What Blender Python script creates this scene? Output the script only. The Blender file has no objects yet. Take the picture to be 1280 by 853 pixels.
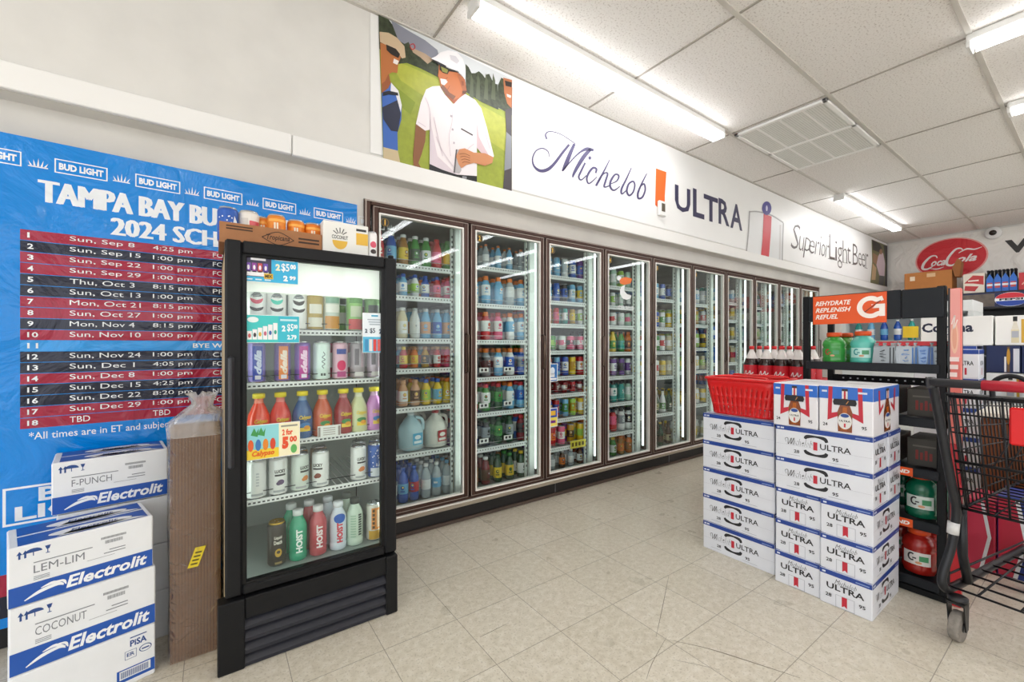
import bpy, bmesh, math, random
from mathutils import Vector, Matrix
random.seed(7)
PI = math.pi
SC = bpy.context.scene
COL = SC.collection

# ------------------------------------------------------------------ camera, world, exposure
FPX, YAW, HORIZ, EYE = 530.0, math.radians(35.25), 431.0, 1.16
cam_d = bpy.data.cameras.new('camera')
cam = bpy.data.objects.new('camera', cam_d)
COL.objects.link(cam)
cam.location = (0, 0, EYE)
cam.rotation_euler = (PI/2, 0, -YAW)
cam_d.sensor_width = 36.0
cam_d.lens = FPX/1280*36.0
cam_d.shift_y = (HORIZ-426.5)/1280
cam_d.clip_start = 0.05
SC.camera = cam
world = bpy.data.worlds.new('world')
SC.world = world
world.use_nodes = True
bg = world.node_tree.nodes['Background']
bg.inputs[0].default_value = (0.97, 0.98, 1.0, 1)
bg.inputs[1].default_value = 1.3
SC.view_settings.view_transform = 'Standard'
SC.view_settings.look = 'None'
SC.view_settings.gamma = 1.0
SC.view_settings.exposure = 0.7
SC.view_settings.use_curve_mapping = False
SC.cycles.max_bounces = 7
SC.cycles.diffuse_bounces = 4
SC.cycles.glossy_bounces = 3
SC.cycles.transparent_max_bounces = 14
SC.cycles.sample_clamp_indirect = 6.0
SC.cycles.caustics_reflective = False
SC.cycles.caustics_refractive = False
TUBE_POWER, STRIP_POWER, FRIDGE_POWER = 7.0, 1.2, 3.0

# ------------------------------------------------------------------ photo pixel -> point helpers
CS, CC = math.sin(YAW), math.cos(YAW)
def ray(x, y):
    u = (x-640)/FPX; v = -(y-HORIZ)/FPX
    return Vector((CS+CC*u, CC-CS*u, v))
def atY(x, y, Y): r = ray(x, y)*1.0; r *= Y/r.y; r.z += EYE; return r
def atX(x, y, X): r = ray(x, y)*1.0; r *= X/r.x; r.z += EYE; return r
def atZ(x, y, Z): r = ray(x, y)*1.0; r *= (Z-EYE)/r.z; r.z = Z; return r

# ------------------------------------------------------------------ materials
def lin(c):
    if isinstance(c, str):
        c = c.lstrip('#'); c = [int(c[i:i+2], 16)/255 for i in (0, 2, 4)]
    return [x/12.92 if x <= .04045 else ((x+.055)/1.055)**2.4 for x in c]
MATS = {}
def mat(c, rough=.45, metal=0.0, emit=0.0, name=None, vary=0.0, vscale=30.0, bump=0.0, bscale=200.0, coat=0.0, spec=.5):
    key = (c, rough, metal, emit, vary, vscale, bump, bscale, coat, spec)
    if key in MATS: return MATS[key]
    m = bpy.data.materials.new(name or ('surface_'+str(len(MATS))))
    m.use_nodes = True
    nt = m.node_tree; b = nt.nodes['Principled BSDF']
    rgb = lin(c)
    b.inputs['Base Color'].default_value = (*rgb, 1)
    b.inputs['Roughness'].default_value = rough
    b.inputs['Metallic'].default_value = metal
    b.inputs['Specular IOR Level'].default_value = spec
    if coat: b.inputs['Coat Weight'].default_value = coat
    if emit:
        b.inputs['Emission Color'].default_value = (*rgb, 1)
        b.inputs['Emission Strength'].default_value = emit
    if vary or bump:
        tc = nt.nodes.new('ShaderNodeTexCoord')
        if vary:
            n = nt.nodes.new('ShaderNodeTexNoise'); n.inputs['Scale'].default_value = vscale; n.inputs['Detail'].default_value = 5
            nt.links.new(tc.outputs['Object'], n.inputs['Vector'])
            r = nt.nodes.new('ShaderNodeValToRGB')
            r.color_ramp.elements[0].position = .3; r.color_ramp.elements[1].position = .7
            r.color_ramp.elements[0].color = (*[max(0, x*(1-vary)) for x in rgb], 1)
            r.color_ramp.elements[1].color = (*[min(1, x*(1+vary*.6)) for x in rgb], 1)
            nt.links.new(n.outputs['Fac'], r.inputs['Fac']); nt.links.new(r.outputs['Color'], b.inputs['Base Color'])
        if bump:
            n2 = nt.nodes.new('ShaderNodeTexNoise'); n2.inputs['Scale'].default_value = bscale; n2.inputs['Detail'].default_value = 3
            nt.links.new(tc.outputs['Object'], n2.inputs['Vector'])
            bp = nt.nodes.new('ShaderNodeBump'); bp.inputs['Strength'].default_value = bump; bp.inputs['Distance'].default_value = .01
            nt.links.new(n2.outputs['Fac'], bp.inputs['Height']); nt.links.new(bp.outputs['Normal'], b.inputs['Normal'])
    MATS[key] = m
    return m
def glass_mat(name, tint=(.93, .97, .96), ior=1.45, rough=0.0, haze=0.0, wrinkle=0.0, reflect=1.0, wscale=14):
    m = bpy.data.materials.new(name); m.use_nodes = True
    nt = m.node_tree; nt.nodes.clear()
    out = nt.nodes.new('ShaderNodeOutputMaterial')
    tr = nt.nodes.new('ShaderNodeBsdfTransparent'); tr.inputs[0].default_value = (*tint, 1)
    gl = nt.nodes.new('ShaderNodeBsdfGlossy'); gl.inputs['Roughness'].default_value = rough
    gl.inputs['Color'].default_value = (reflect, reflect, reflect, 1)
    lw = nt.nodes.new('ShaderNodeLayerWeight'); lw.inputs['Blend'].default_value = .5
    pw = nt.nodes.new('ShaderNodeMath'); pw.operation = 'POWER'; pw.inputs[1].default_value = 4.5
    fr = nt.nodes.new('ShaderNodeMath'); fr.operation = 'MULTIPLY_ADD'; fr.inputs[1].default_value = .9; fr.inputs[2].default_value = (ior-1)**2/(ior+1)**2*.8
    nt.links.new(lw.outputs['Facing'], pw.inputs[0]); nt.links.new(pw.outputs[0], fr.inputs[0])
    mx = nt.nodes.new('ShaderNodeMixShader')
    nt.links.new(fr.outputs[0], mx.inputs[0])
    last = tr
    if haze:
        df = nt.nodes.new('ShaderNodeBsdfDiffuse'); df.inputs[0].default_value = (*tint, 1)
        m2 = nt.nodes.new('ShaderNodeMixShader'); m2.inputs[0].default_value = haze
        nt.links.new(tr.outputs[0], m2.inputs[1]); nt.links.new(df.outputs[0], m2.inputs[2]); last = m2
    if wrinkle:
        tc = nt.nodes.new('ShaderNodeTexCoord'); n = nt.nodes.new('ShaderNodeTexNoise')
        n.inputs['Scale'].default_value = wscale; n.inputs['Detail'].default_value = 6; n.inputs['Distortion'].default_value = 1.5
        nt.links.new(tc.outputs['Object'], n.inputs['Vector'])
        bp = nt.nodes.new('ShaderNodeBump'); bp.inputs['Strength'].default_value = wrinkle; bp.inputs['Distance'].default_value = .04
        nt.links.new(n.outputs['Fac'], bp.inputs['Height'])
        nt.links.new(bp.outputs['Normal'], gl.inputs['Normal']); nt.links.new(bp.outputs['Normal'], lw.inputs['Normal'])
    nt.links.new(last.outputs[0], mx.inputs[1]); nt.links.new(gl.outputs[0], mx.inputs[2])
    nt.links.new(mx.outputs[0], out.inputs[0])
    return m
GLASS = glass_mat('door_glass')
GLASS_F = glass_mat('merchandiser_glass', tint=(.95, .98, .97))
FILM2 = glass_mat('gathered_film', tint=(.95, .95, .96), ior=1.5, rough=.15, haze=.27, wrinkle=1.0, wscale=18)
FILM = glass_mat('plastic_film', tint=(.93, .92, .9), ior=1.5, rough=.1, haze=.05, wrinkle=1.0, wscale=16)
CLEARB = glass_mat('clear_bottle_plastic', tint=(.84, .92, .96), ior=1.5, rough=.08, haze=.45)
WHITE = mat('#f2f2f0', .5); BLACK = mat('#17181a', .4); GREY = mat('#8f9194', .5)

# ------------------------------------------------------------------ mesh builder
class MB:
    def __init__(s): s.v = []; s.f = []; s.m = []; s.sm = []; s.T = Matrix.Identity(4)
    def add(s, verts, faces, m, smooth=False):
        o = len(s.v); T = s.T
        s.v += [tuple(T @ Vector(p)) for p in verts]
        for i, f in enumerate(faces):
            s.f.append([o+k for k in f]); s.m.append(m[i] if isinstance(m, list) else m); s.sm.append(smooth)
    def box(s, a, b, m, bev=0.0):
        x0, x1 = sorted((a[0], b[0])); y0, y1 = sorted((a[1], b[1])); z0, z1 = sorted((a[2], b[2]))
        if bev <= 0:
            V = [(x, y, z) for x in (x0, x1) for y in (y0, y1) for z in (z0, z1)]
            F = [(0, 1, 3, 2), (4, 6, 7, 5), (0, 4, 5, 1), (2, 3, 7, 6), (0, 2, 6, 4), (1, 5, 7, 3)]
            s.add(V, F, m); return
        bev = min(bev, (x1-x0)*.45, (y1-y0)*.45, (z1-z0)*.45)
        c = Vector(((x0+x1)/2, (y0+y1)/2, (z0+z1)/2)); h = Vector(((x1-x0)/2, (y1-y0)/2, (z1-z0)/2))
        V = []; idx = {}
        for sx in (-1, 1):
            for sy in (-1, 1):
                for sz in (-1, 1):
                    for ax in range(3):
                        sg = (sx, sy, sz)
                        idx[sg, ax] = len(V)
                        V.append(tuple(c[i]+sg[i]*(h[i]-(0 if i == ax else bev)) for i in range(3)))
        F = []
        for ax in range(3):
            o = [i for i in range(3) if i != ax]
            for sg in (-1, 1):
                q = []
                for p, r in ((-1, -1), (1, -1), (1, 1), (-1, 1)):
                    t = [0, 0, 0]; t[ax] = sg; t[o[0]] = p; t[o[1]] = r; q.append(idx[tuple(t), ax])
                F.append(q)
            for p in (-1, 1):
                for r in (-1, 1):
                    t0 = [0, 0, 0]; t0[o[0]] = p; t0[o[1]] = r
                    ta = t0[:]; ta[ax] = -1; tb = t0[:]; tb[ax] = 1; ta = tuple(ta); tb = tuple(tb)
                    F.append([idx[ta, o[0]], idx[tb, o[0]], idx[tb, o[1]], idx[ta, o[1]]])
        for sx in (-1, 1):
            for sy in (-1, 1):
                for sz in (-1, 1): F.append([idx[(sx, sy, sz), k] for k in range(3)])
        G = []
        for f in F:
            p = [Vector(V[k]) for k in f]
            n = (p[1]-p[0]).cross(p[2]-p[0]); ctr = sum(p, Vector())/len(p)-c
            G.append(f if n.dot(ctr) > 0 else f[::-1])
        s.add(V, G, m)
    def lathe(s, prof, mats, n=20, smooth=True, center=(0, 0), cap=True):
        V = []; F = []; Mx = []
        for r, z in prof:
            for k in range(n):
                a = 2*PI*k/n; V.append((center[0]+r*math.cos(a), center[1]+r*math.sin(a), z))
        for i in range(len(prof)-1):
            mm = mats[i] if isinstance(mats, list) else mats
            for k in range(n):
                F.append((i*n+k, i*n+(k+1) % n, (i+1)*n+(k+1) % n, (i+1)*n+k)); Mx.append(mm)
        if cap:
            F.append(tuple(range(n))[::-1]); Mx.append(mats[0] if isinstance(mats, list) else mats)
            F.append(tuple((len(prof)-1)*n+k for k in range(n))); Mx.append(mats[-1] if isinstance(mats, list) else mats)
        s.add(V, F, Mx, smooth)
    def tube(s, pts, r, m, n=8, closed=False):
        P = [Vector(p) for p in pts]; L = len(P)
        V = []; F = []; up = None
        for i in range(L):
            if closed: d = P[(i+1) % L]-P[i-1]
            else: d = P[min(i+1, L-1)]-P[max(i-1, 0)]
            d.normalize()
            if up is None: up = Vector((0, 0, 1)) if abs(d.z) < .9 else Vector((1, 0, 0))
            a = d.cross(up)
            if a.length < 1e-6: a = d.orthogonal()
            a.normalize(); b = a.cross(d); up = b
            rr = r[i] if isinstance(r, (list, tuple)) else r
            for k in range(n):
                t = 2*PI*k/n; V.append(tuple(P[i]+a*math.cos(t)*rr+b*math.sin(t)*rr))
        for i in range(L if closed else L-1):
            j = (i+1) % L
            for k in range(n): F.append((i*n+k, j*n+k, j*n+(k+1) % n, i*n+(k+1) % n))
        if not closed: F.append(tuple(range(n))); F.append(tuple((L-1)*n+k for k in range(n))[::-1])
        s.add(V, F, m, True)
    def prism(s, poly, d, m):
        """3-D polygon extruded by vector d"""
        d = Vector(d); n = len(poly)
        V = [tuple(Vector(p)) for p in poly]+[tuple(Vector(p)+d) for p in poly]
        F = [tuple(range(n)), tuple(range(2*n-1, n-1, -1))]
        F += [(k, n+k, n+(k+1) % n, (k+1) % n) for k in range(n)]
        s.add(V, F, m)
    def build(s, name, parent=None, loc=None):
        me = bpy.data.meshes.new(name)
        me.from_pydata(s.v, [], s.f)
        ms = []; ix = {}
        for x in s.m:
            if x.name not in ix: ix[x.name] = len(ms); ms.append(x)
        for x in ms: me.materials.append(x)
        me.polygons.foreach_set('material_index', [ix[x.name] for x in s.m])
        me.polygons.foreach_set('use_smooth', s.sm)
        me.update()
        o = bpy.data.objects.new(name, me); COL.objects.link(o)
        if parent: o.parent = parent
        if loc is not None: o.location = loc
        return o
def tag(o, label, cat, group=None, kind=None):
    if label: o['label'] = label
    if cat: o['category'] = cat
    if group: o['group'] = group
    if kind: o['kind'] = kind
    return o
def thing(name, label, cat, loc=(0, 0, 0), rz=0.0, group=None):
    o = bpy.data.objects.new(name, None); COL.objects.link(o)
    o.empty_display_size = .1
    o.location = loc; o.rotation_euler = (0, 0, rz)
    return tag(o, label, cat, group)
def struct(mb, name, parent=None):
    o = mb.build(name, parent); o['kind'] = 'structure'; return o
KIDS = {}
def dup(root, loc, rz=None, label=None, group=None):
    r = root.copy(); COL.objects.link(r); r.location = loc
    if rz is not None: r.rotation_euler = (0, 0, rz)
    if label: r['label'] = label
    if group: r['group'] = group
    for ch in list(root.children):
        c = ch.copy(); COL.objects.link(c); c.parent = r
        for g in list(ch.children):
            d = g.copy(); COL.objects.link(d); d.parent = c
    return r

# ------------------------------------------------------------------ flat print: frames, text, strokes
TXT = {}
def text_geo(s, shear=0.0, bold=0.0, cut=0, res=2):
    key = (s, shear, bold, cut, res)
    if key in TXT: return TXT[key]
    cu = bpy.data.curves.new('lettering', 'FONT'); cu.body = s; cu.shear = shear; cu.offset = bold; cu.resolution_u = res
    o = bpy.data.objects.new('lettering', cu); COL.objects.link(o)
    dg = bpy.context.evaluated_depsgraph_get(); dg.update()
    me = bpy.data.meshes.new_from_object(o.evaluated_get(dg))
    bpy.data.objects.remove(o); bpy.data.curves.remove(cu)
    if cut:
        bm = bmesh.new(); bm.from_mesh(me)
        xs = [v.co.x for v in bm.verts]; ys = [v.co.y for v in bm.verts]
        ax = 0 if cut > 0 else 1; vals = xs if ax == 0 else ys; N = abs(cut)
        for k in range(1, N):
            c = min(vals)+(max(vals)-min(vals))*k/N
            no = (1, 0, 0) if ax == 0 else (0, 1, 0)
            bmesh.ops.bisect_plane(bm, geom=bm.verts[:]+bm.edges[:]+bm.faces[:], plane_co=(c, c, 0), plane_no=no)
        bm.to_mesh(me); bm.free()
    V = [(v.co.x, v.co.y) for v in me.vertices]; F = [tuple(p.vertices) for p in me.polygons]
    bpy.data.meshes.remove(me)
    if not V: V = [(0, 0), (1, 0), (1, 1)]; F = []
    bb = (min(v[0] for v in V), min(v[1] for v in V), max(v[0] for v in V), max(v[1] for v in V))
    TXT[key] = (V, F, bb)
    return TXT[key]
def smooth_line(P, k=6, closed=False):
    out = []; n = len(P)
    rng = range(n) if closed else range(n-1)
    for i in rng:
        p0 = P[(i-1) % n] if (closed or i > 0) else P[i]; p1 = P[i]; p2 = P[(i+1) % n]
        p3 = P[(i+2) % n] if (closed or i+2 < n) else p2
        for j in range(k):
            t = j/k
            out.append(tuple(.5*(2*b+(c-a)*t+(2*a-5*b+4*c-d)*t*t+(3*b-a-3*c+d)*t**3) for a, b, c, d in zip(p0, p1, p2, p3)))
    if not closed: out.append(tuple(P[-1]))
    return out
class Fr:
    """flat frame: x to the right, y up, seen from the +normal side"""
    EPS = .0006
    def __init__(s, O, R, U): s.O = Vector(O); s.R = Vector(R).normalized(); s.U = Vector(U).normalized(); s.N = s.R.cross(s.U)
    def pt(s, x, y, l): return tuple(s.O+s.R*x+s.U*y+s.N*(s.EPS*l))
    def poly(s, mb, pts, m, l=1): mb.add([s.pt(x, y, l) for x, y in pts], [tuple(range(len(pts)))], m)
    def rect(s, mb, x0, y0, x1, y1, m, l=1): s.poly(mb, [(x0, y0), (x1, y0), (x1, y1), (x0, y1)], m, l)
    def ell(s, mb, cx, cy, rx, ry, m, l=1, n=28, rot=0.0):
        c, d = math.cos(rot), math.sin(rot)
        s.poly(mb, [(cx+rx*math.cos(a)*c-ry*math.sin(a)*d, cy+rx*math.cos(a)*d+ry*math.sin(a)*c) for a in (2*PI*k/n for k in range(n))], m, l)
    def outline(s, mb, x0, y0, x1, y1, w, m, l=1):
        s.rect(mb, x0, y0, x1, y0+w, m, l); s.rect(mb, x0, y1-w, x1, y1, m, l)
        s.rect(mb, x0, y0+w, x0+w, y1-w, m, l); s.rect(mb, x1-w, y0+w, x1, y1-w, m, l)
    def stroke(s, mb, pts, w, m, l=1, k=6, sm=True):
        """w: number or list of widths along pts"""
        if not isinstance(w, (list, tuple)): w = [w]*len(pts)
        P = [(p[0], p[1], ww) for p, ww in zip(pts, w)]
        if sm and len(P) > 2: P = smooth_line(P, k)
        V = []; n = len(P)
        for i in range(n):
            a = P[max(i-1, 0)]; b = P[min(i+1, n-1)]
            dx, dy = b[0]-a[0], b[1]-a[1]; L = math.hypot(dx, dy) or 1
            nx, ny = -dy/L, dx/L; h = P[i][2]/2
            V += [s.pt(P[i][0]-nx*h, P[i][1]-ny*h, l), s.pt(P[i][0]+nx*h, P[i][1]+ny*h, l)]
        mb.add(V, [(2*i, 2*i+2, 2*i+3, 2*i+1) for i in range(n-1)], m)
    def text(s, mb, t, x0, y0, x1, y1, m, l=1, shear=0.0, bold=0.02, cut=0, turn=0, ref=None, res=2):
        """fit the string to the rectangle; turn=1 reads upward; ref: the substring whose width spans the rectangle"""
        V, F, bb = text_geo(t, shear, bold, cut, res)
        rb = text_geo(ref, shear, bold, 0, res)[2] if ref else bb
        w = (rb[2]-rb[0]) or 1; h = (bb[3]-bb[1]) or 1
        P = []
        for x, y in V:
            a = (x-bb[0])/w; b = (y-bb[1])/h
            if turn == 1: a, b = 1-b, a
            elif turn == -1: a, b = b, 1-a
            P.append(s.pt(x0+(x1-x0)*a, y0+(y1-y0)*b, l))
        mb.add(P, F, m)
class Cyl(Fr):
    """wrap round a vertical cylinder; x is arc length, 0 faces direction ang"""
    def __init__(s, r, ang=-PI/2, c=(0, 0), z=0.0): s.r = r; s.a = ang; s.c = c; s.z = z
    def pt(s, x, y, l):
        a = s.a+x/s.r; r = s.r+.0005*l
        return (s.c[0]+r*math.cos(a), s.c[1]+r*math.sin(a), s.z+y)
    def rect(s, mb, x0, y0, x1, y1, m, l=1, k=6):
        P = [(x0+(x1-x0)*i/k, y) for i in range(k+1) for y in (y0, y1)]
        mb.add([s.pt(x, y, l) for x, y in P], [(2*i, 2*i+2, 2*i+3, 2*i+1) for i in range(k)], m, True)
    def poly(s, mb, pts, m, l=1):
        xs = [p[0] for p in pts]; ys = [p[1] for p in pts]; cx = (min(xs)+max(xs))/2; cy = (min(ys)+max(ys))/2
        n = len(pts); V = [s.pt(x, y, l) for x, y in pts]+[s.pt((x+cx)/2, (y+cy)/2, l) for x, y in pts]+[s.pt(cx, cy, l)]
        F = [(k, (k+1) % n, n+(k+1) % n, n+k) for k in range(n)]+[(n+k, n+(k+1) % n, 2*n) for k in range(n)]
        mb.add(V, F, m)
class WallY(Fr):
    """photo pixels traced on to a wall of constant Y (front towards -Y)"""
    def __init__(s, Y, eps=.0006): s.Y = Y; s.e = eps
    def pt(s, x, y, l): p = atY(x, y, s.Y-s.e*l); return tuple(p)
def wy(x, y, Y): p = atY(x, y, Y); return p.x, p.z
ORD = 'first second third fourth fifth sixth seventh eighth ninth tenth eleventh twelfth'.split()
NUM = 'zero one two three four five six seven eight nine ten'.split()

# ================================================================== THE SETTING
WY = 2.45      # wall with the cooler doors and the schedule poster
SY = 2.36      # soffit above it
CZ = 3.0       # ceiling
EX = 10.0      # end wall
def floor_material():
    m = bpy.data.materials.new('vinyl_floor_tiles'); m.use_nodes = True
    nt = m.node_tree; N = nt.nodes; L = nt.links; b = N['Principled BSDF']
    tc = N.new('ShaderNodeTexCoord'); sp = N.new('ShaderNodeSeparateXYZ'); L.new(tc.outputs['Object'], sp.inputs[0])
    def math_(op, a, bb=None, c=None):
        n = N.new('ShaderNodeMath'); n.operation = op
        for i, x in enumerate((a, bb, c)):
            if x is None: continue
            if isinstance(x, (int, float)): n.inputs[i].default_value = x
            else: L.new(x, n.inputs[i])
        return n.outputs[0]
    P = .3085
    fx = math_('DIVIDE', math_('SUBTRACT', sp.outputs[0], .842), P); fy = math_('DIVIDE', math_('SUBTRACT', sp.outputs[1], 2.212), P)
    dx = math_('ABSOLUTE', math_('SUBTRACT', math_('FRACT', fx), .5)); dy = math_('ABSOLUTE', math_('SUBTRACT', math_('FRACT', fy), .5))
    line = math_('GREATER_THAN', math_('MAXIMUM', dx, dy), .4955)
    cb = N.new('ShaderNodeCombineXYZ'); L.new(math_('FLOOR', fx), cb.inputs[0]); L.new(math_('FLOOR', fy), cb.inputs[1])
    wn = N.new('ShaderNodeTexWhiteNoise'); wn.noise_dimensions = '2D'; L.new(cb.outputs[0], wn.inputs['Vector'])
    def noise(sc, det=4, dist=0.0):
        n = N.new('ShaderNodeTexNoise'); n.inputs['Scale'].default_value = sc; n.inputs['Detail'].default_value = det; n.inputs['Distortion'].default_value = dist
        L.new(tc.outputs['Object'], n.inputs['Vector']); return n.outputs['Fac']
    def ramp(f, stops):
        r = N.new('ShaderNodeValToRGB'); L.new(f, r.inputs[0])
        while len(r.color_ramp.elements) < len(stops): r.color_ramp.elements.new(.5)
        for e, (p, c) in zip(r.color_ramp.elements, stops): e.position = p; e.color = (*lin(c), 1)
        return r.outputs[0]
    def mixc(kind, f, a, bb):
        n = N.new('ShaderNodeMix'); n.data_type = 'RGBA'; n.blend_type = kind
        if isinstance(f, (int, float)): n.inputs[0].default_value = f
        else: L.new(f, n.inputs[0])
        for s, x in ((6, a), (7, bb)):
            if isinstance(x, tuple): n.inputs[s].default_value = x
            else: L.new(x, n.inputs[s])
        return n.outputs[2]
    base = ramp(noise(38, 6, .4), [(.3, '#c9c1ad'), (.5, '#dcd5c4'), (.68, '#ece7db')])
    tile = ramp(wn.outputs['Value'], [(0, '#d4cbb6'), (1, '#e2dac8')])
    c = mixc('MIX', .45, base, tile)
    speck = math_('LESS_THAN', noise(130, 4), .40)
    c = mixc('MIX', math_('MULTIPLY', speck, .42), c, (*lin('#a59a84'), 1))
    scuff = math_('MULTIPLY', math_('GREATER_THAN', noise(7, 9, 3.5), .69), .2)
    c = mixc('MIX', scuff, c, (*lin('#9b9078'), 1))
    c = mixc('MIX', math_('MULTIPLY', line, .62), c, (*lin('#6e6350'), 1))
    L.new(c, b.inputs['Base Color'])
    rr = N.new('ShaderNodeMapRange'); L.new(noise(5, 5), rr.inputs[0]); rr.inputs[3].default_value = .2; rr.inputs[4].default_value = .42
    L.new(rr.outputs[0], b.inputs['Roughness'])
    return m
def ceiling_material():
    m = bpy.data.materials.new('acoustic_ceiling_tile'); m.use_nodes = True
    nt = m.node_tree; N = nt.nodes; L = nt.links; b = N['Principled BSDF']
    tc = N.new('ShaderNodeTexCoord'); n = N.new('ShaderNodeTexNoise'); n.inputs['Scale'].default_value = 95; n.inputs['Detail'].default_value = 4
    L.new(tc.outputs['Object'], n.inputs['Vector'])
    r = N.new('ShaderNodeValToRGB'); L.new(n.outputs['Fac'], r.inputs[0])
    e = r.color_ramp.elements; e[0].position = .33; e[0].color = (*lin('#cfc9c3'), 1); e[1].position = .45; e[1].color = (*lin('#f3f0ec'), 1)
    L.new(r.outputs[0], b.inputs['Base Color']); b.inputs['Roughness'].default_value = .95
    return m
M_WALL = mat('#dedbd5', .7, vary=.07, vscale=3.5, name='painted_wall')
M_SOFF = mat('#e2e0db', .65, vary=.05, vscale=5, name='painted_soffit')
M_TRIM = mat('#f4f3f0', .45, name='white_ledge')
mb = MB(); mb.box((-4, -5, -.05), (EX+.1, 3.6, 0), floor_material()); floor = struct(mb, 'floor')
mb = MB(); mb.box((-4, -5, CZ), (EX+.1, 3.6, CZ+.05), ceiling_material()); struct(mb, 'ceiling')
mb = MB()
mb.box((-4, WY, 0), (.70, WY+.08, 2.10), M_WALL); mb.box((.70, WY, 1.99), (7.14, WY+.06, 2.10), M_WALL); mb.box((7.14, WY, 0), (EX, WY+.08, 2.10), M_WALL)
struct(mb, 'wall_back')
mb = MB(); mb.box((-4, SY, 2.10), (EX, WY+.08, CZ), M_SOFF); struct(mb, 'wall_soffit')
mb = MB(); mb.box((EX, -5, 0), (EX+.1, 3.6, CZ), M_SOFF); struct(mb, 'wall_right')
mb = MB(); mb.box((-4, -5.1, 0), (EX+.1, -5, .7), M_WALL); mb.box((-4, -5.1, 2.7), (EX+.1, -5, CZ), M_WALL)
for k in range(8): mb.box((-4+k*2-.12, -5.1, .7), (-4+k*2+.12, -5, 2.7), M_WALL)
struct(mb, 'wall_front')
XJ = atY(365, 185, 2.34).x
mb = MB(); mb.box((-4, 2.335, 2.10), (XJ-.002, SY, 2.20), M_TRIM, .004); struct(mb, 'trim_1')
mb = MB(); mb.box((XJ+.002, 2.335, 2.098), (EX, SY, 2.198), M_TRIM, .004); struct(mb, 'trim_2')
mb = MB(); mb.box((-4, WY-.012, 0), (.70, WY, .09), BLACK, .004); struct(mb, 'baseboard_back')
mb = MB(); ff = Fr((0, 0, .0002), (1, 0, 0), (0, 1, 0)); ff.EPS = .0002
for pts, w_ in (([(835, 800), (880, 810), (920, 822), (1000, 848)], [.001, .004, .006, .002]), ([(836, 720), (828, 760), (820, 797)], [.001, .003, .001]), ([(833, 797), (815, 830), (808, 850)], [.001, .0025, .001]), ([(600, 797), (618, 788), (636, 779)], [.002, .003, .001]), ([(840, 825), (870, 831), (900, 838)], [.001, .002, .001])):
    ff.stroke(mb, [tuple(atZ(x, y, 0))[:2] for x, y in pts], w_, mat('#8d8371', .5), 1)
sm_ = mb.build('scuff_mark', floor); sm_['kind'] = 'structure'
# ceiling grid
mb = MB(); GR = mat('#cfcbc3', .5, name='ceiling_grid_paint')
RUN = [1.917-.715*k for k in range(10)]; TEES = [3.69+1.305*k for k in range(-6, 6)]
for y in RUN: mb.box((-4, y-.013, CZ-.009), (EX, y+.013, CZ), GR)
for x in TEES:
    if x < EX: mb.box((x-.006, -5, CZ-.006), (x+.006, SY, CZ), mat('#a8a299', .6))
mb.box((-4, SY-.02, CZ-.008), (EX, SY, CZ), GR); mb.box((EX-.02, -5, CZ-.008), (EX, SY, CZ), GR)
struct(mb, 'trim_3')

# ------------------------------------------------------------------ fluorescent fixtures
M_TUBE = mat('#fdfdff', .4, emit=TUBE_POWER, name='fluorescent_tube_glow')
M_HOUS = mat('#e9e9e6', .4, name='white_enamel')
def fixture(label, loc, rz, n=1):
    t = thing('fluorescent_light', label, 'ceiling light', loc, rz, 'fluorescent strip lights on the ceiling')
    L = 2.44
    m = MB(); m.box((0, -.055, -.05), (L, .055, -.001), M_HOUS, .008); m.build('housing', t)
    for s in (-1, 1):
        m = MB(); m.tube([(.03, s*.034, -.066), (L-.03, s*.034, -.066)], .019, M_TUBE, 10); m.build('tube', t)
    for x in (.0, L-.02): m = MB(); m.box((x, -.056, -.085), (x+.02, .056, -.045), M_HOUS, .004); m.build('lamp_holder', t)
fixture('long fluorescent tube light over the beer banner lettering, nearest the golfer print', (1.12, 1.95, CZ), 0)
fixture('fluorescent tube light on the ceiling beyond the white air vent', (6.22, 1.92, CZ), 0)
fixture('fluorescent tube light ending at the top right of the photo, nearer one', (3.70, .5, CZ), -PI/2)
fixture('fluorescent tube light ending at the right edge, the farther one', (4.98, .46, CZ), -PI/2)
fixture('added fill tube light, out of view over the near aisle behind the cart', (2.3, .2, CZ), -PI/2)  # unseen fixture, added for room light and glass reflections
fixture('added fill tube light, out of view over the aisle beside the merchandiser', (.2, .2, CZ), -PI/2)  # added out of view as room fill
fixture('added fill tube light, out of view at the far end of the aisle', (7.6, .4, CZ), -PI/2)  # another added light, outside the frame
fixture('added fill tube light, out of view at the left end of the aisle', (-1.9, .4, CZ), -PI/2)  # unseen too, added to brighten the room

for lab, x, y in (('second fluorescent light in line beyond the nearer right hand one', 3.70, -2.1), ('second fluorescent light in line beyond the farther right hand one', 4.98, -2.1), ('fluorescent tube light between the far aisle rows', 6.28, .42),
                  ('second fluorescent light in line between the far aisle rows', 6.28, -2.1), ('second fluorescent light in line over the near aisle', 2.3, -2.1)):
    fixture(lab, (x, y, CZ), -PI/2)

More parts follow.
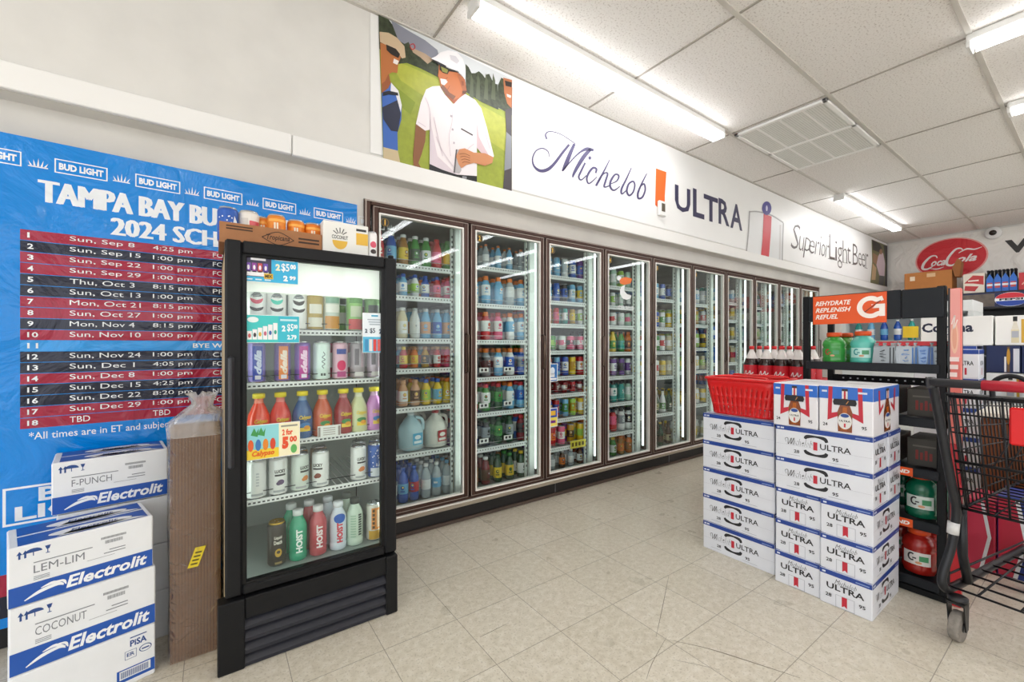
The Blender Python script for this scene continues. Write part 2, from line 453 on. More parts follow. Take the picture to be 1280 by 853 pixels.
# ------------------------------------------------------------------ ceiling vent
t = thing('ceiling_vent', 'white return air vent with two framed grilles in the tile ceiling', 'air vent', (3.72, RUN[1]+.02, CZ-.004))
m = MB(); VX, VY = 1.26, .68
fr_m = mat('#f8f7f4', .5); gr_m = mat('#dedfd9', .6, vary=.08, vscale=40)
for x in (0, VX/2-.02, VX-.03): m.box((x, 0, -.02), (x+.035, VY, 0), fr_m, .003)
for y in (0, VY-.03): m.box((0, y, -.02), (VX, y+.03, 0), fr_m, .003)
m.build('frame', t)
for i in range(2):
    m = MB(); x0 = .03+i*(VX/2-.01); m.box((x0, .02, -.012), (x0+VX/2-.05, VY-.02, -.006), gr_m)
    for k in range(1, 4): m.box((x0, VY*k/4-.008, -.016), (x0+VX/2-.05, VY*k/4+.008, -.01), fr_m)
    for k in range(36): y = .03+k*(VY-.06)/36; m.box((x0, y, -.0135), (x0+VX/2-.05, y+.008, -.011), mat('#ecece8', .6))
    m.build('grille', t)
# security camera dome at the end wall
p = atX(1241, 291, EX-.08)
t = thing('security_camera', 'white dome security camera with dark lens high on the end wall', 'camera', (EX-.02, p.y, p.z))
m = MB(); m.T = Matrix.Rotation(-PI/2, 4, 'Y'); m.lathe([(.095, 0), (.095, .03), (.075, .05)], WHITE, 24); m.build('base', t)
m = MB(); m.T = Matrix.Rotation(-PI/2, 4, 'Y'); m.lathe([(.042, .05), (.04, .075), (.03, .09), (.01, .1)], mat('#2a2522', .15), 20); m.build('lens_dome', t)

# ================================================================== WALK-IN COOLER
PITCH, ND = .637, 10
BROWN = mat('#4a332b', .38, .45, name='bronze_aluminium'); BROWN2 = mat('#5d463c', .35, .55); ALU = mat('#b3a79d', .35, .5)
LINE = mat('#f4f1ea', .4)
M_STRIP = mat('#f4fff8', .5, emit=STRIP_POWER, name='cooler_lamp_glow')
LINER = mat('#8b908f', .6, vary=.15, vscale=4); SHELFW = mat('#e6e9e8', .45); WIRE = mat('#b9bdbd', .4, .3); POSTW = mat('#e2e7e2', .45)
cooler = thing('walk_in_cooler', 'long walk-in cooler with ten brown framed glass doors under the beer banner', 'cooler', (.70, WY, 0))
TOT = PITCH*ND+.07
m = MB()
m.box((0, -.02, .145), (.035, .06, 1.985), BROWN, .004); m.box((TOT-.035, -.02, .145), (TOT, .06, 1.985), BROWN, .004)
m.box((.035, -.02, 1.955), (TOT-.035, .06, 1.985), BROWN, .004); m.box((.035, -.02, .145), (TOT-.035, .06, .162), BROWN, .003)
m.box((0, -.026, 1.974), (TOT, -.02, 1.981), ALU); m.box((.004, -.026, .145), (.010, -.02, 1.974), ALU); m.box((0, -.03, .138), (TOT, -.012, .147), LINE)
for k in range(1, ND): m.box((.035+k*PITCH-.012, -.004, .162), (.035+k*PITCH+.012, .06, 1.955), mat('#7b6b62', .35, .6), .003)
m.build('frame', cooler)
m = MB(); m.box((0, -.03, .112), (TOT, .05, .137), mat('#a89d8d', .5, .3), .004); m.build('sill', cooler)
m = MB(); m.box((0, .02, .022), (TOT, .06, .112), mat('#1b1a1b', .5, vary=.3, vscale=8), .003)
for k in range(1, 5): m.box((k*1.45, .0185, .022), (k*1.45+.004, .021, .112), GREY)
m.build('kick_plate', cooler)
m = MB(); m.box((0, .008, 0), (TOT, .06, .022), mat('#55473e', .6), .003); m.build('rubber_base', cooler)
m = MB(); D = 1.02
m.box((0, D, .12), (TOT, D+.03, 1.99), LINER); m.box((0, .06, .10), (TOT, D, .13), mat('#7d8280', .5)); m.box((0, .06, 1.97), (TOT, D, 2.0), LINER)
m.box((-.02, .06, .12), (0, D, 1.99), LINER); m.box((TOT, .06, .12), (TOT+.02, D, 1.99), LINER)
m.build('liner', cooler)
def door_y(k): return .035+k*PITCH
for k in range(ND):
    x0 = .035+k*PITCH+.008; x1 = x0+PITCH-.016; z0, z1 = .165, 1.952; R = .036
    d = MB()
    d.box((x0, -.03, z0), (x0+R, .005, z1), BROWN, .005); d.box((x1-R, -.03, z0), (x1, .005, z1), BROWN, .005)
    d.box((x0+R, -.03, z0), (x1-R, .005, z0+R*.8), BROWN, .005); d.box((x0+R, -.03, z1-R), (x1-R, .005, z1), BROWN, .005)
    for a in (x0+.004, x1-.007): d.box((a, -.033, z0+.003), (a+.003, -.029, z1-.003), ALU)
    for a in (z0+.004, z1-.007): d.box((x0+.004, -.033, a), (x1-.004, -.029, a+.003), ALU)
    do = d.build('door', cooler)
    g = MB(); e = .009; zz0 = z0+R*.8
    g.box((x0+R, -.033, zz0), (x0+R+e, 0, z1-R), LINE); g.box((x1-R-e, -.033, zz0), (x1-R, 0, z1-R), LINE)
    g.box((x0+R+e, -.033, zz0), (x1-R-e, 0, zz0+e), LINE); g.box((x0+R+e, -.033, z1-R-e), (x1-R-e, 0, z1-R), LINE)
    g.build('gasket', do)
    g = MB(); g.box((x0+R+e, -.017, zz0+e), (x1-R-e, -.011, z1-R-e), GLASS); g.build('glass_pane', do)
    g = MB(); hx = x1-.016 if k % 1 == 0 else x0
    g.tube([(hx, -.03, .98), (hx, -.055, .99), (hx, -.055, 1.22), (hx, -.03, 1.23)], .008, mat('#6a5a50', .3, .7), 8); g.build('handle', do)
    # round number sticker, gold numeral on black
    g = MB(); fr = Fr((x0+R+.012, -.0172, z1-R-.062-.005), (1, 0, 0), (0, 0, 1))
    fr.ell(g, .026, .02, .025, .025, mat('#1d1a14', .4), 1); fr.ell(g, .026, .02, .023, .023, mat('#b98f2e', .4), 2); fr.ell(g, .026, .02, .021, .021, mat('#2a2417', .4), 3)
    n = str(k+1); w = .003 if n == '1' else (.007 if len(n) == 1 else .011)
    fr.text(g, n, .026-w, .004, .026+w, .036, mat('#f0c040', .4), 4, bold=.04); g.build('number_sticker', do)
    # lamp strip and white post behind each right-hand mullion
    s = MB(); xm = .035+(k+1)*PITCH
    s.box((xm-.024, .125, .14), (xm+.024, .15, 1.95), POSTW, .003); s.build('shelf_post', cooler)
    s = MB(); s.tube([(xm, .072, .22), (xm, .072, 1.93)], .015, M_STRIP, 8); s.build('lamp_strip', cooler)
    s = MB(); s.box((xm-.044, .15, .14), (xm-.026, .17, 1.95), POSTW, .003)
    for q in range(50): zq = .22+q*.034; s.box((xm-.040, .1485, zq), (xm-.031, .15, zq+.016), mat('#2a3030', .6))
    s.build('upright', cooler)
s = MB(); s.tube([(.042, .075, .22), (.042, .075, 1.93)], .009, M_STRIP, 8); s.build('lamp_strip', cooler)

# ---- products: lathe prototypes, one mesh per look
PROTO = {}
def product_mesh(kind, body, label, cap):
    key = (kind, body, label, cap)
    if key in PROTO: return PROTO[key]
    mbp = MB(); fn = dict(rough=.22)
    B = CLEARB if body == 'clear' else mat(body, .2, coat=.3); Lb = mat(label, .35); Cp = mat(cap, .35)
    N = 14
    if kind == 'bottle':      # h .225
        mbp.lathe([(.024, 0), (.032, .006), (.033, .03), (.0315, .045), (.0335, .06), (.0338, .125), (.033, .14), (.024, .175), (.0135, .195), (.0135, .206), (.0155, .207), (.0155, .224), (.012, .226)],
                  [B, B, B, B, Lb, B, B, B, B, Cp, Cp, Cp], N)
    elif kind == 'sport':     # wide mouth sports drink, h .205
        mbp.lathe([(.028, 0), (.036, .006), (.037, .05), (.034, .062), (.0365, .075), (.037, .125), (.034, .14), (.025, .162), (.019, .174), (.021, .176), (.021, .202), (.017, .205)],
                  [B, B, B, Lb, Lb, Lb, B, B, Cp, Cp, Cp], N)
    elif kind == 'tea':       # straight glass, h .2
        mbp.lathe([(.028, 0), (.034, .005), (.034, .03), (.0342, .032), (.0342, .11), (.034, .112), (.033, .125), (.02, .165), (.0165, .178), (.019, .18), (.019, .197), (.016, .199)],
                  [B, B, B, Lb, B, B, B, B, Cp, Cp, Cp], N)
    elif kind == 'short':     # short sports bottle, h .17
        mbp.lathe([(.026, 0), (.032, .006), (.032, .03), (.0325, .032), (.0325, .1), (.031, .11), (.02, .135), (.015, .145), (.018, .147), (.018, .168), (.014, .17)],
                  [B, B, B, Lb, B, B, B, Cp, Cp, Cp], N)
    elif kind == 'beer':      # long neck, h .23
        mbp.lathe([(.026, 0), (.0305, .005), (.0305, .03), (.031, .032), (.031, .095), (.0305, .115), (.024, .145), (.014, .175), (.0125, .215), (.015, .217), (.015, .228), (.011, .23)],
                  [B, B, B, Lb, B, B, B, B, Cp, Cp, Cp], N)
    elif kind == 'can':       # tall can, h .157
        mbp.lathe([(.024, 0), (.0325, .008), (.0325, .05), (.0328, .052), (.0328, .11), (.0325, .112), (.0325, .143), (.027, .153), (.0275, .157), (.024, .1545), (.004, .153)],
                  [Cp, B, B, Lb, B, B, B, Cp, Cp, Cp], N)
    elif kind == 'slim':      # slim can, h .156
        mbp.lathe([(.022, 0), (.029, .007), (.029, .04), (.0292, .042), (.0292, .115), (.029, .117), (.029, .143), (.0245, .152), (.025, .156), (.022, .1535), (.004, .152)],
                  [Cp, B, B, Lb, B, B, B, Cp, Cp, Cp], N)
    elif kind == 'shortcan':  # h .122
        mbp.lathe([(.024, 0), (.033, .008), (.033, .04), (.0332, .042), (.0332, .085), (.033, .087), (.033, .108), (.027, .118), (.0275, .122), (.024, .1195), (.004, .118)],
                  [Cp, B, B, Lb, B, B, B, Cp, Cp, Cp], N)
    elif kind == 'carton':    # tall carton, h .2
        mbp.box((-.03, -.03, 0), (.03, .03, .165), B, .003); mbp.box((-.0305, -.0305, .05), (.0305, .0305, .12), Lb, .002)
        mbp.prism([(-.03, -.03, .165), (-.03, .03, .165), (-.03, .004, .195), (-.03, -.004, .195)], (.06, 0, 0), B); mbp.lathe([(.01, .17), (.012, .172), (.012, .19), (.01, .192)], Cp, 10, center=(0, -.018))
    H_ = dict(bottle=(.0342, .092), sport=(.0372, .1), tea=(.0346, .07), short=(.0328, .066), beer=(.0314, .062), can=(.0331, .082), slim=(.0295, .08), shortcan=(.0335, .064)).get(kind)
    if H_ and body != 'clear':   # a round mark and a bar printed on the front
        f = Cyl(H_[0], -PI/2); dk = mat(body if body != label else '#f0f0ec', .35)
        f.ell(mbp, 0, H_[1]+.01, .012, .014, dk, 1, 10); f.rect(mbp, -.014, H_[1]-.018, .014, H_[1]-.010, dk, 1, 3); f.ell(mbp, .002, H_[1]+.012, .006, .007, mat(cap if cap not in (body, label) else '#f4d94a', .35), 2, 8)
    elif H_:
        f = Cyl(H_[0], -PI/2); f.rect(mbp, -.013, H_[1]-.004, .013, H_[1]+.008, mat('#f4f6f6', .35), 1, 3)
    PROTO[key] = mbp
    return mbp
PH = dict(bottle=.226, sport=.205, tea=.199, short=.17, beer=.23, can=.157, slim=.156, shortcan=.122, carton=.195)
PMESH = {}
REST = {'bottle': MB(), 'can': MB()}
CATOF = dict(bottle='bottle', sport='bottle', tea='bottle', short='bottle', beer='bottle', can='can', slim='can', shortcan='can', carton='carton')
NAMES = dict(bottle='drink_bottle', sport='sports_drink_bottle', tea='tea_bottle', short='juice_bottle', beer='beer_bottle', can='tall_can', slim='slim_can', shortcan='soda_can', carton='juice_carton')
NOUN = dict(bottle='drink bottle', sport='sports bottle', tea='tea bottle', short='juice bottle', beer='beer bottle', can='tall can', slim='slim can', shortcan='short can', carton='carton')
def put(kind, spec, name, label, group, loc, scale=1.0, rz=0.0, cat=None):
    key = (kind,)+spec
    src = product_mesh(kind, *spec)
    if key not in PMESH:
        o = src.build(name); PMESH[key] = o.data
    else:
        o = bpy.data.objects.new(name, PMESH[key]); COL.objects.link(o)
    o.location = loc; o.scale = (scale,)*3; o.rotation_euler = (0, 0, rz)
    return tag(o, label, cat or CATOF[kind], group)
def rest(kind, spec, loc, scale=1.0):
    src = product_mesh(kind, *spec); tgt = REST['can' if CATOF[kind] == 'can' else 'bottle']
    o = len(tgt.v); tgt.v += [(x*scale+loc[0], y*scale+loc[1], z*scale+loc[2]) for x, y, z in src.v]
    tgt.f += [[o+i for i in f] for f in src.f]; tgt.m += src.m; tgt.sm += src.sm
C = {'r': '#c8242c', 'dr': '#7d1a24', 'b': '#1f57b8', 'lb': '#6fb4dd', 'g': '#3f8f3a', 'dg': '#1d4a2a', 'y': '#e9c62c', 'o': '#ea7a22', 'p': '#6b3a94', 'pk': '#e8638c', 'w': '#eceeee',
     'gr': '#8a9298', 'k': '#202124', 'am': '#a9742c', 'tn': '#d8a37c', 'tl': '#2a9d94', 'lg': '#9ccb4e', 'cl': 'clear', 'sv': '#bfc5ca', 'br': '#5a3a26', 'li': '#b79ad0', 'bg': '#d9cfa6', 'dy': '#b98d1c', 'mg': '#bcdcc8'}
WORD = {'r': 'red', 'dr': 'dark red', 'b': 'blue', 'lb': 'light blue', 'g': 'green', 'dg': 'dark green', 'y': 'yellow', 'o': 'orange', 'p': 'purple', 'pk': 'pink', 'w': 'white', 'gr': 'grey', 'k': 'black', 'am': 'amber', 'tn': 'tan',
        'tl': 'teal', 'lg': 'lime', 'cl': 'clear', 'sv': 'silver', 'br': 'brown', 'li': 'lilac', 'bg': 'beige', 'dy': 'dark yellow', 'mg': 'mint'}
# ---- what stands behind each door: (photo y of the shelf edge, kind, 'body/label/cap' per bottle)
DOORS = {
 0: (531, [(333, 'tea', 'r/r/r b/lb/w am/y/w g/dg/w g/w/w r/pk/r g/y/g'), (371, 'short', 'pk/w/w o/w/b lb/w/b w/lg/b b/w/b r/pk/b pk/w/r'),
           (423, 'tea', 'o/w/w y/y/w bg/w/w w/w/sv lb/tn/sv lb/b/sv lb/tn/sv'), (460, 'short', 'lb/r/w b/w/b r/y/y o/y/tn dy/k/tn r/w/tn pk/r/tn'),
           (507, 'short', 'tn/w/w tn/pk/tn tn/w/tn tn/br/tn y/lg/b y/lb/b y/y/o'), (563, None, ''), (619, 'bottle', 'cl/lb/w cl/w/w b/lb/b b/r/b cl/w/w cl/lb/w cl/w/lb')]),
 1: (631, [(336, 'bottle', 'cl/gr/o cl/w/o cl/w/o lb/w/o lb/w/o cl/gr/o'), (381, 'sport', 'cl/lb/o w/lb/o lb/w/o lb/lb/o cl/w/o lb/w/o'), (425, 'sport', 'g/w/o dr/w/o r/w/o pk/w/r w/lb/o lb/w/o'),
           (470, 'sport', 'b/w/o gr/k/o gr/k/o lb/w/o w/b/o b/gr/o'), (512.6, 'sport', 'r/b/r r/w/o g/w/r dg/g/r lb/w/o lb/b/r'), (555, 'sport', 'p/w/r b/w/r k/gr/dg dg/g/dg dg/gr/dg dr/k/r'), (600, 'tea', 'am/am/w am/am/w dr/br/w dg/y/dg dg/y/g dg/w/y')]),
 2: (707, [(346, 'slim', 'b/b/sv b/lb/b lb/w/sv lb/lb/lb w/sv/sv b/w/sv p/b/p'), (377, 'slim', 'b/lb/sv lb/b/sv w/lb/sv b/b/b k/b/sv lb/w/lb lb/y/sv'), (405, 'slim', 'pk/li/sv p/pk/p o/r/o r/pk/r tl/w/tl dy/y/sv w/lg/sv'),
           (438, 'shortcan', 'g/w/sv lg/g/sv g/lg/sv w/pk/sv pk/k/sv pk/w/sv'), (470, 'slim', 'w/r/sv r/w/sv o/w/sv lb/b/sv b/w/b y/dy/sv r/w/r'), (491.5, 'shortcan', 'dr/w/dr dr/dr/sv dr/r/dr dr/dr/sv dr/w/dr r/dr/sv dr/w/sv'),
           (522, 'slim', 'y/g/sv dy/lg/sv b/y/sv r/b/sv lb/g/sv lg/dy/sv y/w/sv'), (557, 'can', 'p/y/sv dy/y/sv r/o/sv pk/w/sv dy/k/sv y/lg/sv'), (581, 'short', 'cl/w/w br/w/w cl/w/br br/o/w cl/w/w br/w/br')]),
 3: (772, [(358, 'slim', 'mg/w/sv mg/lg/sv w/mg/sv mg/w/sv lg/w/sv mg/mg/sv'), (382.6, 'slim', 'mg/lg/sv mg/w/sv mg/gr/sv w/lg/sv mg/w/sv gr/w/sv'), (407, 'shortcan', 'w/r/sv w/pk/sv mg/w/sv w/r/sv w/mg/sv mg/pk/sv'),
           (440, 'tea', 'k/bg/k tl/lb/k tl/y/tl y/g/y g/tl/k o/br/o'), (470, 'slim', 'o/pk/sv pk/o/sv o/w/sv p/w/sv p/k/sv w/p/sv'), (503, 'sport', 'y/o/k r/w/k r/pk/k tl/w/k tl/tl/k mg/w/k'), (540, 'sport', 'y/o/k o/o/k r/r/k r/pk/k w/gr/k w/k/k'), (563, 'short', 'cl/b/w cl/w/w g/lg/g g/w/y am/o/o o/am/w')]),
 4: (831, [(374, 'slim', 'b/lb/sv lb/b/sv w/b/sv lb/w/sv b/w/b k/b/sv'), (409.5, 'can', 'k/w/sv lb/k/sv w/b/sv b/y/sv w/g/sv y/w/sv'), (439, 'can', 'w/b/sv r/w/sv w/g/sv g/w/sv w/r/sv bg/w/sv'), (470, 'can', 'w/y/sv y/w/sv r/y/sv w/r/sv y/bg/sv bg/w/sv'),
           (516, 'beer', 'k/bg/k dg/dg/k k/k/g dg/bg/dg w/g/k dg/dg/y'), (550, 'beer', 'k/dg/k br/k/w k/k/k dg/br/y br/bg/k')]),
 5: (873, [(380, 'can', 'w/lb/sv lb/w/sv w/sv/sv w/lb/b sv/w/sv'), (406, 'can', 'lg/y/sv y/g/sv r/y/sv dy/lg/sv w/r/sv'), (435, 'can', 'y/k/sv r/dy/sv k/r/sv lg/w/sv y/k/sv'), (463, 'can', 'w/lg/sv lg/y/sv y/w/sv w/y/sv bg/lg/sv'), (505, 'can', 'y/dy/sv dy/y/sv y/lg/sv w/y/sv y/w/sv'), (539, 'short', 'bg/w/w am/bg/y bg/y/w w/bg/w')]),
 6: (912, [(378, 'can', 'tl/lb/sv lb/w/sv b/w/sv w/lb/sv'), (400, 'can', 'y/k/sv dy/br/sv k/y/sv r/w/sv bg/y/sv'), (425, 'can', 'lb/b/sv b/w/sv r/b/sv w/r/sv bg/y/sv'), (453, 'carton', 'b/w/b b/b/w r/dr/w r/w/r bg/r/w'), (480, 'can', 'b/r/sv r/b/sv b/w/sv b/b/sv')]),
 7: (945, [(384, 'can', 'tl/w/sv lb/w/sv w/tl/sv tl/lb/sv'), (405, 'can', 'mg/w/sv w/bg/sv bg/y/sv mg/w/sv'), (425, 'can', 'mg/bg/sv w/mg/sv bg/lg/sv'), (450, 'can', 'y/w/sv w/bg/sv dy/w/sv')]),
 8: (974, [(380, 'can', 'bg/tn/sv tn/w/sv w/tn/sv bg/w/sv'), (405, 'can', 'w/mg/sv mg/w/sv w/w/sv'), (428, 'can', 'bg/w/sv w/mg/sv w/lg/sv')]),
 9: (1000, [(378, 'can', 'tn/am/sv am/w/sv w/tn/sv'), (402, 'can', 'w/bg/sv bg/w/sv w/lb/sv'), (428, 'can', 'w/mg/sv mg/w/sv bg/w/sv')]),
}
SHF = WY+.165
def shelf_mesh(w):
    m = MB()
    m.box((0, -.012, -.03), (w, 0, .004), SHELFW, .002)
    for k in range(26): x = .01+k*(w-.02)/26; m.box((x, -.0125, -.014), (x+.009, -.0121, -.006), mat('#50585a', .6))
    m.tube([(0, -.006, .034), (w, -.006, .034)], .0016, WIRE, 5)
    m.box((0, 0, -.016), (w, .6, -.006), mat('#c4c9c9', .5, .2))
    for k in range(11): x = .01+k*(w-.02)/10; m.tube([(x, .0, -.003), (x, .6, -.003)], .0022, WIRE, 4)
    return m
proto_shelf = None
for k, (pxc, rows) in DOORS.items():
    x0 = .70+.035+k*PITCH+.02; w = PITCH-.04
    zs = [atY(pxc, y, SHF).z for y, _, _ in rows]
    nrow = len(rows)
    for i, (y, kind, items) in enumerate(rows):
        z = max(zs[i], .135); bottom = i == nrow-1 and k < 6
        if bottom: z = .135
        else:
            if proto_shelf is None: proto_shelf = shelf_mesh(w).build('shelf', cooler); sh = proto_shelf
            else: sh = proto_shelf.copy(); COL.objects.link(sh)
            sh.location = (x0-.70, SHF-WY, z-.006)
        if not kind: continue
        top = zs[i-1] if i else 1.93
        gap = top-z-.055
        its = items.split(); n = len(its); s = min(1.0, gap/PH[kind]) if i else min(1.0, (1.9-z)/PH[kind])
        s = max(.72, s)
        if bottom: s = min(1.0, s*1.05)
        xa, xb = x0+(.1 if k == 0 else .04), x0+w-.022
        tier = 'top' if i == 0 else ('bottom' if i == nrow-1 else ORD[i])
        for j, it in enumerate(its):
            a = it.split('/'); spec = tuple(C[q] for q in a)
            x = xa+(xb-xa)*j/(n-1)+random.uniform(-.004, .004)
            col = WORD[a[0]] if a[0] == a[1] else WORD[a[0]]+' and '+WORD[a[1]]
            lab = f"{col} {NOUN[kind]}, {ORD[j]} from left on {tier} shelf behind cooler door {NUM[k+1]}"
            grp = f"{NOUN[kind]}s on the {tier} shelf behind cooler door {NUM[k+1]}"
            put(kind, spec, NAMES[kind], lab, grp, (x, SHF+.045+random.uniform(0, .008), z), s, random.uniform(-.75, .35))
            for dpt in (1, 2, 3):
                if dpt == 3 and k > 6: continue
                q = it if random.random() < .8 else random.choice(its)
                rest(kind, tuple(C[c] for c in q.split('/')), (x+random.uniform(-.004, .004), SHF+.045+dpt*.078*max(s, .9), z), s)
o = REST['bottle'].build('bottles_behind'); tag(o, 'rows of further bottles filling the depth of the walk-in cooler shelves', 'bottles', kind='stuff')
o = REST['can'].build('cans_behind'); tag(o, 'rows of further cans filling the depth of the walk-in cooler shelves', 'cans', kind='stuff')

# gallon jugs and a carton on the sixth shelf of door one
def jug(label, x, body, lid, lab, grp='gallon jugs in the first cooler door', sc=1.0, y=.09):
    zj = max(atY(531, 563, SHF).z, .1)
    t = thing('gallon_jug', label, 'jug', (x, SHF+y, zj), .25, grp); t.scale = (sc,)*3
    B = mat(body, .3, coat=.2)
    m = MB(); prof = [(.066, 0), (.074, .01), (.075, .13), (.066, .16), (.04, .195), (.022, .215), (.022, .228)]
    V = []; n = 20
    def sq(a, r):  # rounded square section
        c, s_ = math.cos(a), math.sin(a); q = (abs(c)**4+abs(s_)**4)**-.25
        return r*c*(.55*q+.45), r*s_*(.55*q+.45)
    for r, z in prof:
        for kk in range(n):
            px_, py_ = sq(2*PI*kk/n, r); V.append((px_, py_, z))
    F = [(i*n+kk, i*n+(kk+1) % n, (i+1)*n+(kk+1) % n, (i+1)*n+kk) for i in range(len(prof)-1) for kk in range(n)]+[tuple(range(n))[::-1], tuple((len(prof)-1)*n+kk for kk in range(n))]
    m.add(V, F, B, True); m.build('body', t)
    m = MB(); m.tube(smooth_line([(.018, -.02, .212), (.06, -.03, .2), (.078, -.03, .165), (.074, -.03, .12)], 5), .012, B, 10); m.build('handle', t)
    m = MB(); m.lathe([(.021, .224), (.024, .226), (.024, .243), (.02, .245)], mat(lid, .4), 16); m.build('cap', t)
    m = MB(); fr = Fr((-.06, -.0765, .03), (1, 0, 0), (0, 0, 1)); fr.rect(m, .022, .01, .098, .085, mat(lab[0], .4), 1); fr.rect(m, .03, .018, .09, .035, mat(lab[1], .4), 2)
    fr.ell(m, .06, .058, .024, .014, mat(lab[1], .4), 2); m.build('label', t)
x0 = .70+.035
jug('clear blue gallon water jug with a pale lid on the jug shelf', x0+.348, '#b9dbe6', '#dfe9ee', ('#4fb0d8', '#e8f4fa', 'WATER'))
jug('white gallon milk jug with a red lid beside the water jug', x0+.525, '#f3f1e8', '#c4272f', ('#b8252f', '#f5efe8', 'MILK'))
jug('pale water jug half hidden at the left of the jug shelf', x0+.17, '#cfe3e8', '#dfe9ee', ('#cfe3e8', '#9cc9da', 'WATER'), y=.14, sc=.95)
jug('second milk jug with a red lid standing behind the front milk jug', x0+.435, '#efece2', '#c4272f', ('#b8252f', '#f5efe8', 'MILK'), y=.26)

# stickers, price cards and signs on the cooler doors
def card(name, label, cat, xa, ya, xb, yb, Y, draw, group=None):
    """a thin card facing the aisle, corners from the photo"""
    a = atY(xa, (ya), Y); b = atY(xb, (yb), Y)
    t = thing(name, label, cat, (a.x, Y, b.z), 0, group)
    w, h = b.x-a.x, a.z-b.z
    m = MB(); m.box((0, 0, 0), (w, .0015, h), mat('#f3f4f2', .35), 0); m.build('card', t)
    m = MB(); fr = Fr((0, 0, 0), (1, 0, 0), (0, 0, 1)); draw(fr, m, w, h); m.build('print', t)
    return t
GY = WY-.0195
def d_card1(f, m, w, h):
    f.rect(m, .06*w, .04*h, .94*w, .96*h, mat('#2a6fb4', .4), 1); f.ell(m, .5*w, .6*h, .22*w, .2*h, mat('#dfeaf4', .4), 2); f.rect(m, .3*w, .25*h, .7*w, .45*h, mat('#e8edf2', .4), 2); f.rect(m, .12*w, .1*h, .88*w, .2*h, mat('#ffffff', .4), 2)
card('price_card', 'small blue and white price card stuck on cooler door three, upper one', 'price card', 684, 455, 697, 477, GY, d_card1, 'price cards on the third cooler door')
def d_card2(f, m, w, h):
    f.rect(m, .06*w, .5*h, .94*w, .96*h, mat('#2a4fb4', .4), 1); f.rect(m, .06*w, .04*h, .94*w, .5*h, mat('#f0e060', .4), 1); f.rect(m, .2*w, .6*h, .8*w, .85*h, mat('#e9b93a', .4), 2); f.rect(m, .2*w, .2*h, .8*w, .34*h, mat('#7a2f8a', .4), 2)
card('price_card', 'small yellow and blue price card stuck on cooler door three, lower one', 'price card', 684, 511, 697, 533, GY, d_card2, 'price cards on the third cooler door')
def d_sign3(f, m, w, h):
    f.rect(m, 0, 0, w, h, mat('#e9d94a', .4), 1); [f.rect(m, (.08+q*.22)*w, .25*h, (.22+q*.22)*w, .75*h, mat('#6a5a18', .4), 2) for q in range(4)]
card('shelf_sign', 'yellow shelf sign over the lowest drinks behind cooler door three', 'sign', 713, 552, 732, 558, SHF-.03, d_sign3)
# energy drink sticker on door four: orange head, white crescent, lettering
t = thing('door_sticker', 'orange and white crescent sticker on the glass of cooler door four', 'sticker', (0, WY-.0172, 0))
t.location = (0, 0, 0); m = MB(); W4 = WallY(WY-.0175, .0003)
def c1(x, y): return 660+x*.2344, 290+y*.2344
def P1(*pts): return [c1(*p) for p in pts]
W4.poly(m, P1((487, 252), (520, 240), (556, 250), (548, 274), (515, 283), (492, 276)), mat('#e8742a', .4), 1)
W4.poly(m, P1((520, 283), (500, 290), (490, 310), (492, 335), (505, 355), (525, 363), (545, 355), (552, 340), (530, 333), (515, 318), (512, 300)), mat('#eef1f2', .4), 1)
W4.ell(m, 773.5, 347.8, 2.6, 3, mat('#eef1f2', .4), 1)
a = atY(772, 385, W4.Y); b = atY(792, 378, W4.Y)
Fr((0, W4.Y, 0), (1, 0, 0), (0, 0, 1)).text(m, 'CELSIUS', a.x, a.z-.012, b.x, a.z+.022, mat('#e6eaea', .4), 1, bold=.03)
m.build('print', t)
# price tags and clear trays on the second door's shelves
pxc, rows = DOORS[1]
for i in (3, 4, 5):
    z = atY(pxc, rows[i][0], SHF).z
    for j, xx in enumerate((1.55, 1.76)):
        t = thing('price_tag', f'{"first" if j == 0 else "second"} white price tag on the {ORD[i]} shelf behind cooler door two', 'price tag', (xx, SHF-.022, z+.035), 0, 'price tags behind cooler door two')
        m = MB(); m.box((0, 0, 0), (.075, .002, .032), WHITE); m.build('card', t)
        m = MB(); fr = Fr((0, 0, 0), (1, 0, 0), (0, 0, 1)); fr.rect(m, .012, .007, .03, .025, BLACK, 1); fr.rect(m, .042, .007, .062, .025, BLACK, 1); m.build('print', t)

# ================================================================== SCHEDULE POSTER ON THE LEFT WALL
def glossy_print(c, name):
    m = mat(c, .16, name=name, coat=.0)
    nt = m.node_tree; b = nt.nodes['Principled BSDF']
    if nt.nodes.get('wr'): return m
    tc = nt.nodes.new('ShaderNodeTexCoord'); n = nt.nodes.new('ShaderNodeTexNoise'); n.name = 'wr'; n.inputs['Scale'].default_value = 3.2; n.inputs['Detail'].default_value = 5; n.inputs['Distortion'].default_value = 1.2
    nt.links.new(tc.outputs['Object'], n.inputs['Vector'])
    bp = nt.nodes.new('ShaderNodeBump'); bp.inputs['Strength'].default_value = .55; bp.inputs['Distance'].default_value = .05
    nt.links.new(n.outputs['Fac'], bp.inputs['Height']); nt.links.new(bp.outputs['Normal'], b.inputs['Normal'])
    return m
PB = glossy_print('#0086df', 'poster_blue'); PR = glossy_print('#a11c3c', 'poster_red'); PD = glossy_print('#141b33', 'poster_navy'); PW = glossy_print('#eef3f8', 'poster_white'); PL = glossy_print('#2f9ae8', 'poster_sky_blue')
t = thing('schedule_poster', 'big glossy blue football schedule poster taped to the wall behind the merchandiser', 'poster', (atY(446, 262, WY).x, WY-.002, 0), math.radians(3.6))
PO = Vector((atY(446, 262, WY).x, WY-.005)); PT = math.radians(3.6); PDIR = Vector((math.cos(PT), math.sin(PT))); PN = Vector((-PDIR.y, PDIR.x))
PX0, PX1, PZ0, PZ1 = -1.75, 0.0, .11, 1.945
